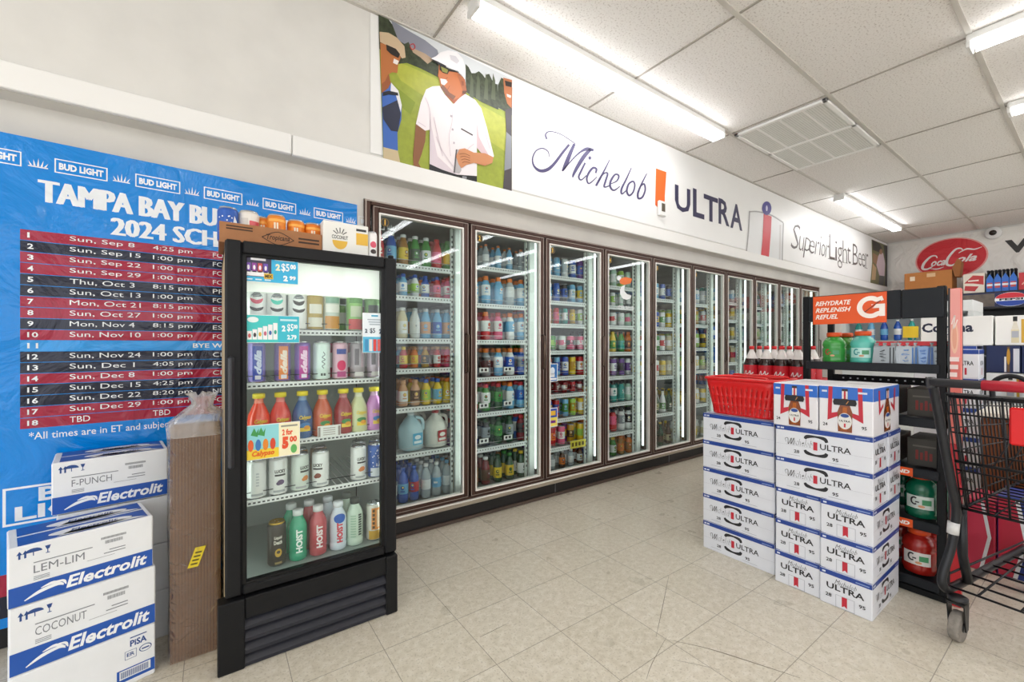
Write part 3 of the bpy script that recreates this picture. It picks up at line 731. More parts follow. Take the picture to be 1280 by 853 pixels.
m = MB(); m.box((PX0, -.003, PZ0), (PX1, -.0005, PZ1), PB); m.build('sheet', t)
m = MB(); F0 = Fr((0, -.003, 0), (1, 0, 0), (0, 0, 1)); F0.EPS = .0004
def pz(x, y): r = ray(x, y); q = PN.dot(PO)/PN.dot(Vector((r.x, r.y))); return (Vector((r.x*q, r.y*q))-PO).dot(PDIR), EYE+r.z*q
# repeated brand strip along the top edge, crowns between
zs0, zs1 = 1.83, 1.885
for k in range(9):
    xx = pz(68, 200)[0]+(k-3)*.235
    F0.outline(m, xx, zs0, xx+.15, zs1, .004, PW, 1)
    F0.text(m, 'BUD LIGHT', xx+.012, zs0+.014, xx+.138, zs1-.014, PW, 1, bold=.05, shear=0)
    cx = xx+.192
    for q in (-2, -1, 0, 1, 2): F0.poly(m, [(cx+q*.009-.003, zs0+.012), (cx+q*.009+.003, zs0+.012), (cx+q*.013+.001, zs0+.043-abs(q)*.007)], PW, 1)
    F0.rect(m, cx-.026, zs0+.007, cx+.026, zs0+.011, PW, 1)
a = pz(50, 245); b = pz(270, 258)
zt = pz(52, 218)[1]; F0.text(m, 'TAMPA BAY BUCCANEERS', a[0], zt-.106, b[0], zt-.02, PW, 1, bold=.0, ref='TAMPA BAY BU'); F0.text(m, 'TAMPA BAY BUCCANEERS', a[0]+.006, zt-.105, b[0]+.006, zt-.021, PW, 2, bold=.0, ref='TAMPA BAY BU'); F0.text(m, 'TAMPA BAY BUCCANEERS', a[0]-.006, zt-.1055, b[0]-.006, zt-.0205, PW, 3, bold=.0, ref='TAMPA BAY BU')
a2 = pz(140, 275); b2 = pz(271, 290); [F0.text(m, '2024 SCHEDULE', a2[0]+q*.005, zt-.2, b2[0]+q*.005, zt-.128, PW, 1+q+1, bold=.0, ref='2024 SCH') for q in (0, -1, 1)]
GAMES = [('1', 'Sun, Sep 8', '4:25 pm', 'FOX', 0), ('2', 'Sun, Sep 15', '1:00 pm', 'FOX', 1), ('3', 'Sun, Sep 22', '1:00 pm', 'FOX', 0), ('4', 'Sun, Sep 29', '1:00 pm', 'FOX', 0), ('5', 'Thu, Oct 3', '8:15 pm', 'PRIME', 1), ('6', 'Sun, Oct 13', '1:00 pm', 'FOX', 1),
         ('7', 'Mon, Oct 21', '8:15 pm', 'ESPN', 0), ('8', 'Sun, Oct 27', '1:00 pm', 'FOX', 0), ('9', 'Mon, Nov 4', '8:15 pm', 'ESPN', 1), ('10', 'Sun, Nov 10', '1:00 pm', 'FOX', 0), ('11', '', '', 'BYE WEEK', 2), ('12', 'Sun, Nov 24', '1:00 pm', 'CBS', 1),
         ('13', 'Sun, Dec 1', '4:05 pm', 'FOX', 1), ('14', 'Sun, Dec 8', '1:00 pm', 'CBS', 0), ('15', 'Sun, Dec 15', '4:25 pm', 'FOX', 1), ('16', 'Sun, Dec 22', '8:20 pm', 'NBC', 1), ('17', 'Sun, Dec 29', '1:00 pm', 'FOX', 0), ('18', 'TBD', 'TBD', 'TBD', 0)]
xr0 = pz(25, 400)[0]; z_a = pz(23, 280)[1]*.6+pz(275, 322)[1]*.4; z_b = pz(29, 543)[1]*.6+pz(275, 510)[1]*.4; rh = (z_a-z_b)/18
xd = pz(87, 400)[0]; xt = pz(191, 400)[0]; xn = pz(34, 400)[0]; xc = pz(266, 400)[0]
for i, (n, d, tm, ch, colr) in enumerate(GAMES):
    z1 = z_a-i*rh; z0 = z1-rh*.94
    F0.rect(m, xr0, z0, PX1-.03, z1, (PR, PD, PL)[colr], 1)
    zb, zc_ = z0+rh*.24, z0+rh*.72
    F0.text(m, n, xn, zb, xn+(.006 if n == '1' else .016*len(n)-.004*('1' in n)), zc_, PW, 2, bold=.02)
    if d: F0.text(m, d, xd, zb, xd+.0192*len(d), zc_+.003, PW, 2, bold=.0, res=3)
    if tm: F0.text(m, tm, xt, zb, xt+.0195*len(tm), zc_+.003, PW, 2, bold=.0, res=3)
    x_ = xc if ch != 'BYE WEEK' else pz(241, 430)[0]
    F0.text(m, ch, x_, zb, x_+.022*len(ch), zc_, PW, 2, bold=.0 if ch != 'BYE WEEK' else .02, res=3)
q = pz(36, 552); q2 = pz(205, 537); F0.text(m, '*All times are in ET and subject to change', q[0], z_b-.05, q2[0], z_b-.012, PW, 1, bold=.006, ref='*All times are in ET and subje')
# big brand box low on the poster
q = pz(3, 612); q2 = pz(3, 660); xb0 = q[0]; F0.outline(m, xb0, q2[1], xb0+.62, q[1], .008, PW, 1)
hh = q[1]-q2[1]; F0.text(m, 'BUD', xb0+.09, q2[1]+hh*.54, xb0+.30, q2[1]+hh*.92, PW, 1, bold=.03); F0.text(m, 'LIGHT', xb0+.03, q2[1]+hh*.1, xb0+.36, q2[1]+hh*.48, PW, 1, bold=.03)
z1 = pz(2, 720)[1]; F0.rect(m, PX0, z1-.08, xb0+.03, z1, PR, 1); F0.rect(m, PX0, z1-.16, xb0+.03, z1-.08, PD, 1)
m.build('print', t)

# ================================================================== GLASS DOOR MERCHANDISER
FX, FY, FW, FH, FD = 0.036, 1.80, .621, 1.535, .60
fri = thing('drink_merchandiser', 'black upright single glass door drink merchandiser standing before the blue poster', 'refrigerator', (FX, FY, 0))
BLK = mat('#0e0f12', .5, spec=.3); BLK2 = mat('#08090b', .4, spec=.3); CREAM = mat('#c9b48c', .55); INW = mat('#dfe5e2', .45); SLAT = mat('#20222c', .4)
m = MB()
m.box((0, .045, .0), (.02, FD, FH-.005), CREAM, .003); m.box((FW-.012, .045, .0), (FW, FD, FH-.005), BLK, .003)
m.box((.0, FD-.02, .0), (FW, FD, FH-.005), BLK, .003); m.box((0, .045, FH-.045), (FW, FD, FH-.004), BLK, .004); m.box((.02, .045, .24), (FW-.02, FD-.02, .285), BLK)
m.build('cabinet', fri)
m = MB(); m.box((.02, FD-.03, .285), (FW-.02, FD-.02, FH-.045), mat('#b9c2be', .5)); m.box((.02, .05, .285), (.028, FD-.03, FH-.045), INW); m.box((FW-.016, .05, .285), (FW-.012, FD-.03, FH-.045), INW)
m.box((.02, .05, .285), (FW-.02, FD-.03, .293), mat('#9aa6a3', .4)); m.box((.028, .07, FH-.05), (FW-.028, FD-.03, FH-.045), INW)
m.build('liner', fri)
m = MB(); m.box((.03, .06, FH-.175), (FW-.03, .12, FH-.05), mat('#f4f8ee', .4, emit=.3)); m.build('light_panel', fri)
m = MB()
for x in (.036, FW-.036): m.tube([(x, .075, .33), (x, .075, FH-.19)], .006, mat('#f6fff8', .4, emit=FRIDGE_POWER), 8)
m.build('lamp_strip', fri)
m = MB()   # louvred base
m.box((-.022, -.012, 0), (.06, .05, .25), BLK, .004); m.box((FW-.05, -.012, 0), (FW, .05, .25), BLK, .004)
m.box((.06, -.008, .175), (FW-.05, .04, .25), BLK, .003); m.box((.06, .03, 0), (FW-.05, .04, .18), BLK2)
for k in range(4):
    z = .004+k*.044
    m.prism([(.06, .028, z+.046), (.06, -.006, z+.012), (.06, -.006, z), (.06, .028, z+.03)], (FW-.11, 0, 0), SLAT)
m.build('louvre_base', fri)
dz0, dz1 = .258, FH; gx0, gx1, gz0, gz1 = .052, FW-.052, .292, FH-.048
m = MB()
m.box((0, 0, dz0), (gx0, .042, dz1), BLK, .007); m.box((gx1, 0, dz0), (FW, .042, dz1), BLK, .007)
m.box((gx0, 0, dz0), (gx1, .042, gz0), BLK, .006); m.box((gx0, 0, gz1), (gx1, .042, dz1), BLK, .006)
e = .014
m.box((gx0-.002, .006, gz0), (gx0+e, .036, gz1), BLK2, .003); m.box((gx1-e, .006, gz0), (gx1+.002, .036, gz1), BLK2, .003)
m.box((gx0, .006, gz0-.002), (gx1, .036, gz0+e*.6), BLK2, .003); m.box((gx0, .006, gz1-e*.6), (gx1, .036, gz1+.002), BLK2, .003)
dr = m.build('door', fri)
m = MB(); m.box((gx0+.004, .018, gz0+.004), (gx1-.004, .024, gz1-.004), GLASS_F); m.build('glass_pane', dr)
m = MB(); m.box((.008, -.022, .72), (.028, .003, 1.12), mat('#202126', .35), .008); m.build('handle', dr)
m = MB(); m.lathe([(.012, FH), (.012, FH+.012), (.009, FH+.014)], BLK, 12, center=(FW-.02, .02)); m.build('hinge', dr)
SHZ = [1.213, 1.008, .778, .567]
m0 = None
for z in SHZ:
    if m0 is None:
        m = MB(); xa, xb = .03, FW-.03; m.box((xa, .07, -.016), (xb, .076, .006), mat('#eef1f0', .4), .002)
        for k in range(34): x = xa+.012+k*(xb-xa-.03)/34; m.box((x, .0692, -.009), (x+.009, .0696, -.003), mat('#444a4c', .6))
        for k in range(21): x = xa+.01+k*(xb-xa-.02)/20; m.tube([(x, .076, 0), (x, FD-.04, 0)], .002, mat('#dfe3e2', .4), 5)
        m.tube([(xa, .08, .032), (xb, .08, .032)], .0018, mat('#3b3f41', .4), 5)
        m0 = s = m.build('shelf', fri)
    else: s = m0.copy(); COL.objects.link(s)
    s.location = (0, 0, z)
FLOORZ = .294
# ---- cans and bottles inside, each with its own print
METAL = mat('#c9cdd0', .25, .9)
def fcan(name, label, grp, x, y, z, r, h, body, draw, cat='can', lid=METAL, deep=2, taper=None):
    t = thing(name, label, cat, (x, y, z), 0, grp)
    m = MB(); c = mat(body, .28, .15)
    m.lathe([(r*.78, 0), (r*.97, .006), (r, .014), (r, h-.016), (r*.9, h-.006)], [METAL, c, c, c], 28); b = m.build('body', t)
    m = MB(); m.lathe([(r*.9, h-.006), (r*.82, h-.002), (r*.83, h), (r*.76, h-.004), (.001, h-.005)], lid, 24, cap=False); m.tube([(-.006, -.008, h-.002), (.006, -.008, h-.002), (.005, .012, h-.002), (-.005, .012, h-.002)], .002, lid, 5, closed=True); m.build('lid', t)
    m = MB(); f = Cyl(r); draw(f, m, r, h); m.build('print', t)
    return t
def X_at(px_): return atY(px_, 500, FY+.105).x
FYI = FY+.105
TX = lambda c: mat(c, .35)
CANR = .034
# row 1: sparkling water cans with a half-moon fruit mark
def half_print(cup, base):
    def d(f, m, r, h):
        f.poly(m, [(.022*math.cos(a), .120+.022*math.sin(a)) for a in (PI+PI*k/10 for k in range(11))], TX(cup), 2)
        f.poly(m, [(.024*math.cos(a), .088+.018*math.sin(a)) for a in (PI+PI*k/10 for k in range(11))], TX(base), 2)
        f.poly(m, [(.021*math.cos(a), .124+.019*math.sin(a)) for a in (PI*k/10 for k in range(11))], TX('#b9c0c2'), 1)
        for q in range(4): f.rect(m, -.016+.003*abs(q-1), .125+q*.0045, .016-.003*abs(q-1), .1275+q*.0045, TX('#3a3d40'), 2)
    return d
g1 = 'sparkling drink cans on the top shelf of the merchandiser'
R1 = [(320, '#f1f2f0', '#e0506a', '#33302e', 'white can with a pink half circle, first on the merchandiser top shelf'), (345, '#f1f2f0', '#45d3bd', '#33302e', 'white can with a teal half circle behind the top left price signs'),
      (372, '#f1f2f0', '#3a332c', '#3a332c', 'white can with a dark brown half circle on the merchandiser top shelf')]
for px_, b, c1_, c2_, lab in R1: fcan('sparkling_can', lab, g1, X_at(px_), FYI, SHZ[0]+.004, CANR+.002, .158, b, half_print(c1_, c2_))
def bands(*bs):
    def d(f, m, r, h):
        for y0, y1, c, w in bs: f.rect(m, -w, y0*h, w, y1*h, TX(c), 1)
    return d
R1b = [(393, '#b49a4a', 'gold can with pale lower label beside the white cans', [(.1, .35, '#e8e4d4', .03), (.45, .7, '#efeadb', .025)]), (414, '#cfd9cf', 'pale tin with an orange bottom picture on the merchandiser top shelf', [(.06, .4, '#d89a48', .032), (.5, .72, '#f2f2ea', .03), (.75, .9, '#8fb8a4', .03)]),
       (443, '#8fc26a', 'lime green can with a red base on the merchandiser top shelf', [(.05, .34, '#d23b34', .034), (.4, .7, '#c9d3b0', .024), (.78, .92, '#5f9a48', .03)]), (465, '#6f9a5c', 'dark green can at the right end of the merchandiser top shelf', [(.05, .3, '#b93a36', .034), (.4, .75, '#333a30', .026)])]
for px_, b, lab, bs in R1b: fcan('flavoured_can', lab, g1, X_at(px_), FYI, SHZ[0]+.004, CANR, .155, b, bands(*bs))
# row 2: slim energy cans
g2 = 'slim energy cans on the second shelf of the merchandiser'
def delta(c1_, c2_):
    def d(f, m, r, h):
        f.rect(m, -.016, .012, .018, h-.02, TX(c1_), 1); f.text(m, 'della', -.010, .034, .014, h-.035, TX(c2_), 2, shear=.35, bold=.05, turn=1, cut=-8)
        f.rect(m, -.008, .015, .012, .03, TX('#e9e6f2'), 2)
    return d
for px_, b, c1_, c2_, lab in [(321, '#8a7cc4', '#2747b8', '#d8e2fb', 'lilac and royal blue energy can, first on the second shelf'), (353, '#7a63a8', '#f08a3c', '#fbe6d2', 'purple and orange energy can between the blue and magenta ones'), (378, '#7c55b0', '#c02f96', '#fbd4ef', 'purple and magenta energy can beside the mint one')]:
    fcan('energy_can', lab, g2, X_at(px_), FYI, SHZ[1]+.004, .0295, .162, b, delta(c2_ if 0 else c1_, c2_))
def mint(f, m, r, h):
    f.stroke(m, [(.002, .05), (-.004, .06), (.006, .068), (-.005, .078), (.007, .086), (-.004, .096), (.006, .106), (0, .118)], .0025, TX('#3c4a48'), 2)
    f.rect(m, -.009, .02, -.002, .03, TX('#4a5452'), 2); f.rect(m, .001, .02, .009, .03, TX('#4a5452'), 2)
fcan('energy_can', 'pale mint energy can in the middle of the second shelf', g2, X_at(402), FYI, SHZ[1]+.004, .033, .162, '#dbeee6', mint)
def pinkf(f, m, r, h): f.ell(m, 0, .06, .018, .022, TX('#e2306a'), 2); f.rect(m, -.02, .108, .02, .13, TX('#4a5aa8'), 2); f.rect(m, -.018, .012, .018, .035, TX('#c04a8a'), 2)
fcan('energy_can', 'white and pink berry energy can beside the mint one', g2, X_at(425), FYI, SHZ[1]+.004, .031, .162, '#e6bccd', pinkf)
def silv(f, m, r, h): f.rect(m, -.02, .06, -.002, .13, TX('#5a4f54'), 1); f.rect(m, .006, .05, .018, .12, TX('#b79aa4'), 1); f.rect(m, -.02, .012, .02, .03, TX('#dcd8d6'), 1)
fcan('energy_can', 'silver grey energy can under the tall white price sign', g2, X_at(447), FYI, SHZ[1]+.004, .031, .162, '#a39a9e', silv)
fcan('energy_can', 'silver lilac energy can, last at right on the second shelf', g2, X_at(467.5), FYI, SHZ[1]+.004, .031, .162, '#c3b2c0', silv)
# row 3: lemonade bottles with yellow caps
g3 = 'yellow capped lemonade bottles in the merchandiser'
for px_, b, lab in [(323.5, '#f0421c', 'orange red lemonade bottle, leftmost with a yellow cap'), (350.5, '#e23a2c', 'scarlet lemonade bottle between the orange red and blue ones'), (378, '#2a5c96', 'blue lemonade bottle with a yellow cap'), (403, '#c8562c', 'amber orange lemonade bottle behind the little white shelf card'),
                    (429, '#9a2630', 'dark red lemonade bottle beside the pale yellow one'), (448, '#d5dba8', 'pale yellow lemonade bottle between the dark red and lilac ones'), (467.5, '#d992d8', 'lilac pink lemonade bottle at the right end')]:
    t = thing('lemonade_bottle', lab, 'bottle', (X_at(px_), FYI, SHZ[2]+.004), 0, g3)
    c = mat(b, .1, coat=.6); gl = mat('#%02x%02x%02x' % tuple(min(255, int(int(b[i:i+2], 16)*.6+100)) for i in (1, 3, 5)), .1, coat=.6)
    m = MB(); m.lathe([(.032, 0), (.0385, .005), (.039, .03), (.0385, .09), (.036, .108), (.025, .135), (.0165, .152), (.0155, .168), (.018, .17)], [c]*6+[gl, gl], 28); m.build('body', t)
    m = MB(); m.lathe([(.0175, .17), (.0215, .171), (.0215, .186), (.019, .189), (.001, .19)], mat('#f0dc2e', .4), 24, cap=False); m.build('cap', t)
    m = MB(); f = Cyl(.039, -PI/2+.12); f.text(m, 'Calypso', -.022, .074, .024, .094, TX('#f4d234'), 2, shear=.3, bold=.03, cut=10)
    f.ell(m, 0, .055, .02, .010, TX('#3f86c8' if b in ('#2a5c96', '#d992d8') else '#3c8a4a'), 2); f.rect(m, -.02, .03, .02, .045, TX('#f0d040'), 2); f.ell(m, .006, .045, .012, .008, TX('#e8a02c'), 3); m.build('label', t)
# row 4: tall white beer-style cans and a starred one
g4 = 'tall white cans on the fourth shelf of the merchandiser'
def lucky(fruit, shift, plain=False):
    def d(f, m, r, h):
        if not plain:
            f.text(m, 'LUCKY', shift-.019, .088, shift+.019, .101, TX('#1d1e20'), 2, bold=.04, cut=8); f.rect(m, shift-.019, .076, shift+.019, .083, TX('#3a3c3e'), 2); f.ell(m, shift+.002, .052, .012, .010, TX(fruit), 2); f.ell(m, shift-.006, .048, .008, .007, TX(fruit), 3)
        else:
            for q in range(5): f.rect(m, -.004, .05+q*.011, .006, .056+q*.011, TX('#c3c9cc'), 2)
        f.rect(m, -.02, .014, .02, .022, TX('#aeb4b6'), 2)
    return d
for px_, fr_c, sh, pl, lab in [(320.6, '#d9d9d9', 0, True, 'plain white tall can, first on the fourth shelf'), (347.7, '#5d4a6e', .004, False, 'white tall can with a dark plum picture and black name'), (374.8, '#d98a4a', .016, False, 'greenish white tall can turned right with an orange picture'),
                               (400.6, '#8a4a3a', -.018, False, 'white tall can turned left with a brown picture'), (448, '#d9824a', .006, False, 'white tall can with an apricot picture right of the gap')]:
    fcan('tall_can', lab, g4, X_at(px_), FYI, SHZ[3]+.004, .033, .15, '#d9e3da' if sh > .01 else '#eceeec', lucky(fr_c, sh, pl))
def stars(f, m, r, h):
    random.seed(3)
    for q in range(16): f.ell(m, random.uniform(-.03, .012), .05+random.uniform(0, .08), .0028, .0028, TX('#eef2fa'), 2, 6)
    f.poly(m, [(.004, .05), (.02, .05), (.026, .13), (.014, .13)], TX('#eef2fa'), 2); f.rect(m, -.03, .008, .03, .045, TX('#dfe6ee'), 1)
fcan('tall_can', 'blue tall can with white stars at the right end of the fourth shelf', g4, X_at(469), FYI, SHZ[3]+.004, .033, .15, '#2d5fb4', stars)
# bottom row
def death(f, m, r, h):
    f.text(m, 'Liquid', -.012, .105, .014, .12, TX('#e9e6da'), 2, bold=.03, cut=6); f.text(m, 'Death', -.013, .088, .015, .103, TX('#e9e6da'), 2, bold=.03, cut=6)
    f.ell(m, .002, .055, .012, .016, TX('#c9a23c'), 2); f.ell(m, .002, .058, .006, .006, TX('#3b3224'), 3); f.rect(m, -.01, .012, .014, .02, TX('#9a8a5a'), 2)
fcan('tall_can', 'black tall can with gold lid and gold emblem on the merchandiser floor', 'drinks on the merchandiser floor', X_at(346), FYI, FLOORZ, .033, .17, '#39342e', death, lid=mat('#b8963c', .3, .8))
def hoist(px_, b, capc, lab, dr, lbl='#eef3f0'):
    t = thing('hydration_bottle', lab, 'bottle', (X_at(px_), FYI, FLOORZ), 0, 'drinks on the merchandiser floor')
    c = mat(b, .2, coat=.4)
    m = MB(); m.lathe([(.028, 0), (.034, .006), (.034, .028), (.0315, .034), (.034, .04), (.034, .125), (.032, .14), (.024, .158), (.018, .17), (.018, .176)], c, 28); m.build('body', t)
    m = MB(); m.lathe([(.0175, .176), (.02, .177), (.02, .197), (.016, .2)], mat(capc, .4), 22); m.build('cap', t)
    m = MB(); f = Cyl(.034); dr(f, m); m.build('label', t)
def hst(c): return lambda f, m: f.text(m, 'HOIST', -.012, .035, .012, .128, TX(c), 2, bold=.05, turn=1, cut=-6)
hoist(372.5, '#2fa37c', '#dfe6e4', 'sea green hydration bottle standing on the merchandiser floor', hst('#eaf6f0'))
hoist(397.5, '#c25058', '#e6e6e6', 'coral red hydration bottle standing on the merchandiser floor', hst('#f6e8e8'))
def usa(f, m): f.ell(m, 0, .135, .024, .02, TX('#2a62c0'), 1); f.text(m, 'HOIST', -.012, .035, .012, .118, TX('#d8344a'), 2, bold=.05, turn=1, cut=-6)
hoist(422.5, '#dfe8f2', '#e9eef2', 'white hydration bottle with red lettering and a blue shoulder', usa)
def cact2(f, m):
    for q in range(9): f.rect(m, -.026, .04+q*.011, -.004, .045+q*.011, TX('#9cc0a4'), 2); f.rect(m, .006, .045+q*.0105, .02, .052+q*.0105, TX('#33413a'), 2)
hoist(443.5, '#cfe2d0', '#3d4440', 'pale mint patterned bottle with a dark cap', cact2)
def aria(f, m, r, h): f.rect(m, -.018, .05, .02, h-.02, TX('#f5a04a'), 1); f.rect(m, .004, .06, .02, h-.03, TX('#fbd9b4'), 2); [f.rect(m, -.014, .055+q*.018, -.004, .067+q*.018, TX('#6a4a2a'), 2) for q in range(5)]; f.rect(m, -.03, .008, .03, .046, TX('#d9a83a'), 1)
fcan('tall_can', 'orange and gold tall can at the right of the merchandiser floor', 'drinks on the merchandiser floor', X_at(467), FYI, FLOORZ, .031, .165, '#e3e0d6', aria)
# further cans standing behind the front row
BK = [(0, .095, .122, CANR, [('#9aa79e', 330), ('#b5b9a0', 372), ('#a39c62', 398), ('#7fae66', 428), ('#8a4a40', 452)]), (1, .095, .16, .03, [('#c02f5a', 410), ('#b03a50', 432), ('#a8a4a6', 455)]), (3, .095, .148, .033, [('#b98a3c', 374), ('#c9b49a', 398), ('#cfd6d6', 448), ('#6f8fb8', 470)])]
for si, dy, hh, rr, lst in BK:
    for j, (b, px_) in enumerate(lst):
        fcan('drink_can', f'{ORD[j]} can of the back row on the {("top", "second", "third", "fourth")[si]} merchandiser shelf', 'back row cans in the merchandiser', atY(px_, 500, FYI+dy).x, FYI+dy, SHZ[si]+.004, rr, hh, b, bands((.3, .7, '#e6e6e0', .02)))
for j, (px_, b, cp) in enumerate([(372, '#2fa37c', '#dfe6e4'), (395, '#c25058', '#e6e6e6'), (419, '#dfe8f2', '#e9eef2'), (443, '#cfe2d0', '#6d7470')]):
    x_ = X_at(px_); t = thing('hydration_bottle', f'{ORD[j]} bottle of the back row on the merchandiser floor', 'bottle', (x_-.012, FYI+.085, FLOORZ), 0, 'back row bottles in the merchandiser')
    m = MB(); m.lathe([(.028, 0), (.034, .006), (.034, .125), (.032, .14), (.018, .17), (.018, .176)], mat(b, .2, coat=.4), 20); m.build('body', t)
    m = MB(); m.lathe([(.0175, .176), (.02, .177), (.02, .197), (.016, .2)], mat(cp, .4), 18); m.build('cap', t)
# ---- signs on the door glass
SYG = FY+.0165
def s_a(f, m, w, h):
    f.rect(m, .01*w, .02*h, .99*w, .98*h, TX('#35b4e2'), 1); f.rect(m, .01*w, .2*h, .5*w, .97*h, TX('#3a3550'), 2); f.rect(m, .03*w, .22*h, .45*w, .4*h, TX('#f0eef2'), 3)
    for k, c in enumerate(('#7a4fae', '#8f3f98', '#c24a52', '#6a48b0')): f.rect(m, (.06+k*.1)*w, .36*h, (.14+k*.1)*w, .7*h, TX(c), 3); f.ell(m, (.1+k*.1)*w, .53*h, .022*w, .09*h, TX('#efe9f2'), 4, 10)
    f.rect(m, .14*w, .8*h, .4*w, .9*h, TX('#e9e9ec'), 3); f.rect(m, .37*w, .14*h, .53*w, .34*h, TX('#e0b52c'), 4); f.text(m, 'MIX', .385*w, .18*h, .515*w, .3*h, TX('#4a3a10'), 5, bold=.04)
    f.text(m, '2', .575*w, .48*h, .66*w, .74*h, TX('#f3f3d2'), 3, bold=.06); f.text(m, '$5', .68*w, .44*h, .83*w, .78*h, TX('#ffffff'), 3, bold=.02); f.text(m, '00', .845*w, .58*h, .95*w, .77*h, TX('#ffffff'), 3, bold=.05)
    f.text(m, '2', .715*w, .1*h, .80*w, .32*h, TX('#ffffff'), 3, bold=.06); f.text(m, '99', .83*w, .16*h, .95*w, .32*h, TX('#ffffff'), 3, bold=.05)
    f.rect(m, .56*w, .86*h, .93*w, .92*h, TX('#d6eef8'), 3); [f.rect(m, (.06+q*.16)*w, .07*h, (.17+q*.16)*w, .12*h, TX('#d6eef8'), 3) for q in range(3)]
card('price_sign', 'blue price sign with purple cans stuck at the top of the merchandiser door', 'sign', 303, 317, 373, 356.5, SYG, s_a, 'signs stuck on the merchandiser door')
def s_b(f, m, w, h):
    f.rect(m, .01*w, .02*h, .99*w, .98*h, TX('#3ec9c6'), 1); f.rect(m, .6*w, .02*h, .99*w, .98*h, TX('#35bcd0'), 2)
    for k, c in enumerate(('#c65a5a', '#3a3a3a', '#d9b23a', '#c8607a', '#3a6ab0', '#2fa58e')):
        x_ = (.04+k*.092)*w; hh = (.3+.06*k)*h; f.rect(m, x_, .12*h, x_+.08*w, .12*h+hh, TX('#f2f2f2'), 3); f.ell(m, x_+.04*w, .12*h+hh*.45, .026*w, .08*h, TX(c), 4, 10)
    f.ell(m, .14*w, .82*h, .1*w, .1*h, TX('#eaf4f2'), 3)
    f.text(m, '2', .66*w, .42*h, .73*w, .64*h, TX('#eaf8fa'), 3, bold=.06); f.text(m, '$5', .76*w, .4*h, .88*w, .7*h, TX('#f4fcfc'), 3, bold=.02); f.text(m, '00', .885*w, .52*h, .96*w, .68*h, TX('#f4fcfc'), 3, bold=.05); f.text(m, '2.79', .76*w, .12*h, .94*w, .3*h, TX('#eaf8fa'), 3, bold=.05)
    f.rect(m, .63*w, .8*h, .95*w, .87*h, TX('#bfeaf0'), 3)
card('price_sign', 'turquoise price sign with a row of white cans on the merchandiser door', 'sign', 306, 393, 374.5, 429, SYG, s_b, 'signs stuck on the merchandiser door')
def s_c(f, m, w, h):
    f.rect(m, .02*w, .01*h, .98*w, .99*h, TX('#eaf3f8'), 1); f.rect(m, .02*w, .01*h, .98*w, .40*h, TX('#52b8dc'), 2)
    for k, c in enumerate(('#3a8fc0', '#e9e4e2', '#d83a34', '#e3605a', '#efe2c4')): x_ = (.1+k*.17)*w; f.rect(m, x_, .04*h, x_+.13*w, .34*h, TX(c), 3)
    f.text(m, '$5', .3*w, .48*h, .52*w, .62*h, TX('#33435a'), 3, bold=.015); f.text(m, '2', .1*w, .5*h, .2*w, .6*h, TX('#33435a'), 3, bold=.05); f.text(m, '2', .68*w, .48*h, .78*w, .6*h, TX('#33435a'), 3, bold=.05); f.text(m, '99', .8*w, .53*h, .92*w, .6*h, TX('#33435a'), 3, bold=.04)
    f.rect(m, .36*w, .91*h, .64*w, .95*h, TX('#4aa8c8'), 3); [f.rect(m, (.2+.04*q)*w, (.82-.06*q)*h, (.8-.04*q)*w, (.845-.06*q)*h, TX('#a5b4c0'), 3) for q in range(3)]
card('price_sign', 'tall white price sign at the right of the merchandiser door', 'sign', 453, 391, 483, 441, SYG, s_c, 'signs stuck on the merchandiser door')
def s_d(f, m, w, h):
    f.rect(m, .01*w, .02*h, .99*w, .98*h, TX('#f4eec8'), 1); f.rect(m, .01*w, .02*h, .6*w, .98*h, TX('#8fd6dc'), 2); f.rect(m, .01*w, .02*h, .6*w, .3*h, TX('#f0d23a'), 3)
    for k, c in enumerate(('#e8642c', '#3a78b8', '#e88a2c', '#d94a2c')): f.ell(m, (.1+k*.13)*w, .42*h, .05*w, .17*h, TX(c), 4, 12)
    for q in (.22, .1): f.poly(m, [(q*w, .72*h), ((q+.06)*w, .92*h), ((q+.1)*w, .78*h), ((q+.14)*w, .9*h), ((q+.12)*w, .66*h)], TX('#3f9a4e'), 4)
    f.text(m, 'Calypso', .12*w, .06*h, .52*w, .26*h, TX('#e86a1c'), 5, shear=.2, bold=.04)
    f.text(m, '2 for', .66*w, .62*h, .86*w, .8*h, TX('#e8542c'), 3, bold=.04); f.text(m, '5', .66*w, .22*h, .78*w, .58*h, TX('#e8542c'), 3, bold=.08); f.text(m, '00', .8*w, .4*h, .94*w, .58*h, TX('#e8542c'), 3, bold=.05); f.ell(m, .88*w, .2*h, .06*w, .13*h, TX('#5fae5a'), 3); f.rect(m, .64*w, .87*h, .95*w, .92*h, TX('#9a9a8a'), 3)
card('price_sign', 'tropical lemonade price sign with palms on the merchandiser door', 'sign', 306, 533, 375, 568, SYG, s_d, 'signs stuck on the merchandiser door')
def s_e(f, m, w, h): [f.rect(m, .24*w, (.2+q*.18)*h, .76*w, (.28+q*.18)*h, TX('#b9b2ac'), 1) for q in range(4)]; f.rect(m, .02*w, .1*h, .12*w, .9*h, TX('#9a8f8a'), 1); f.rect(m, .88*w, .1*h, .98*w, .9*h, TX('#9a8f8a'), 1)
card('shelf_card', 'small white shelf card before the amber orange lemonade bottle', 'card', 397, 533.5, 426, 545, FY+.062, s_e)
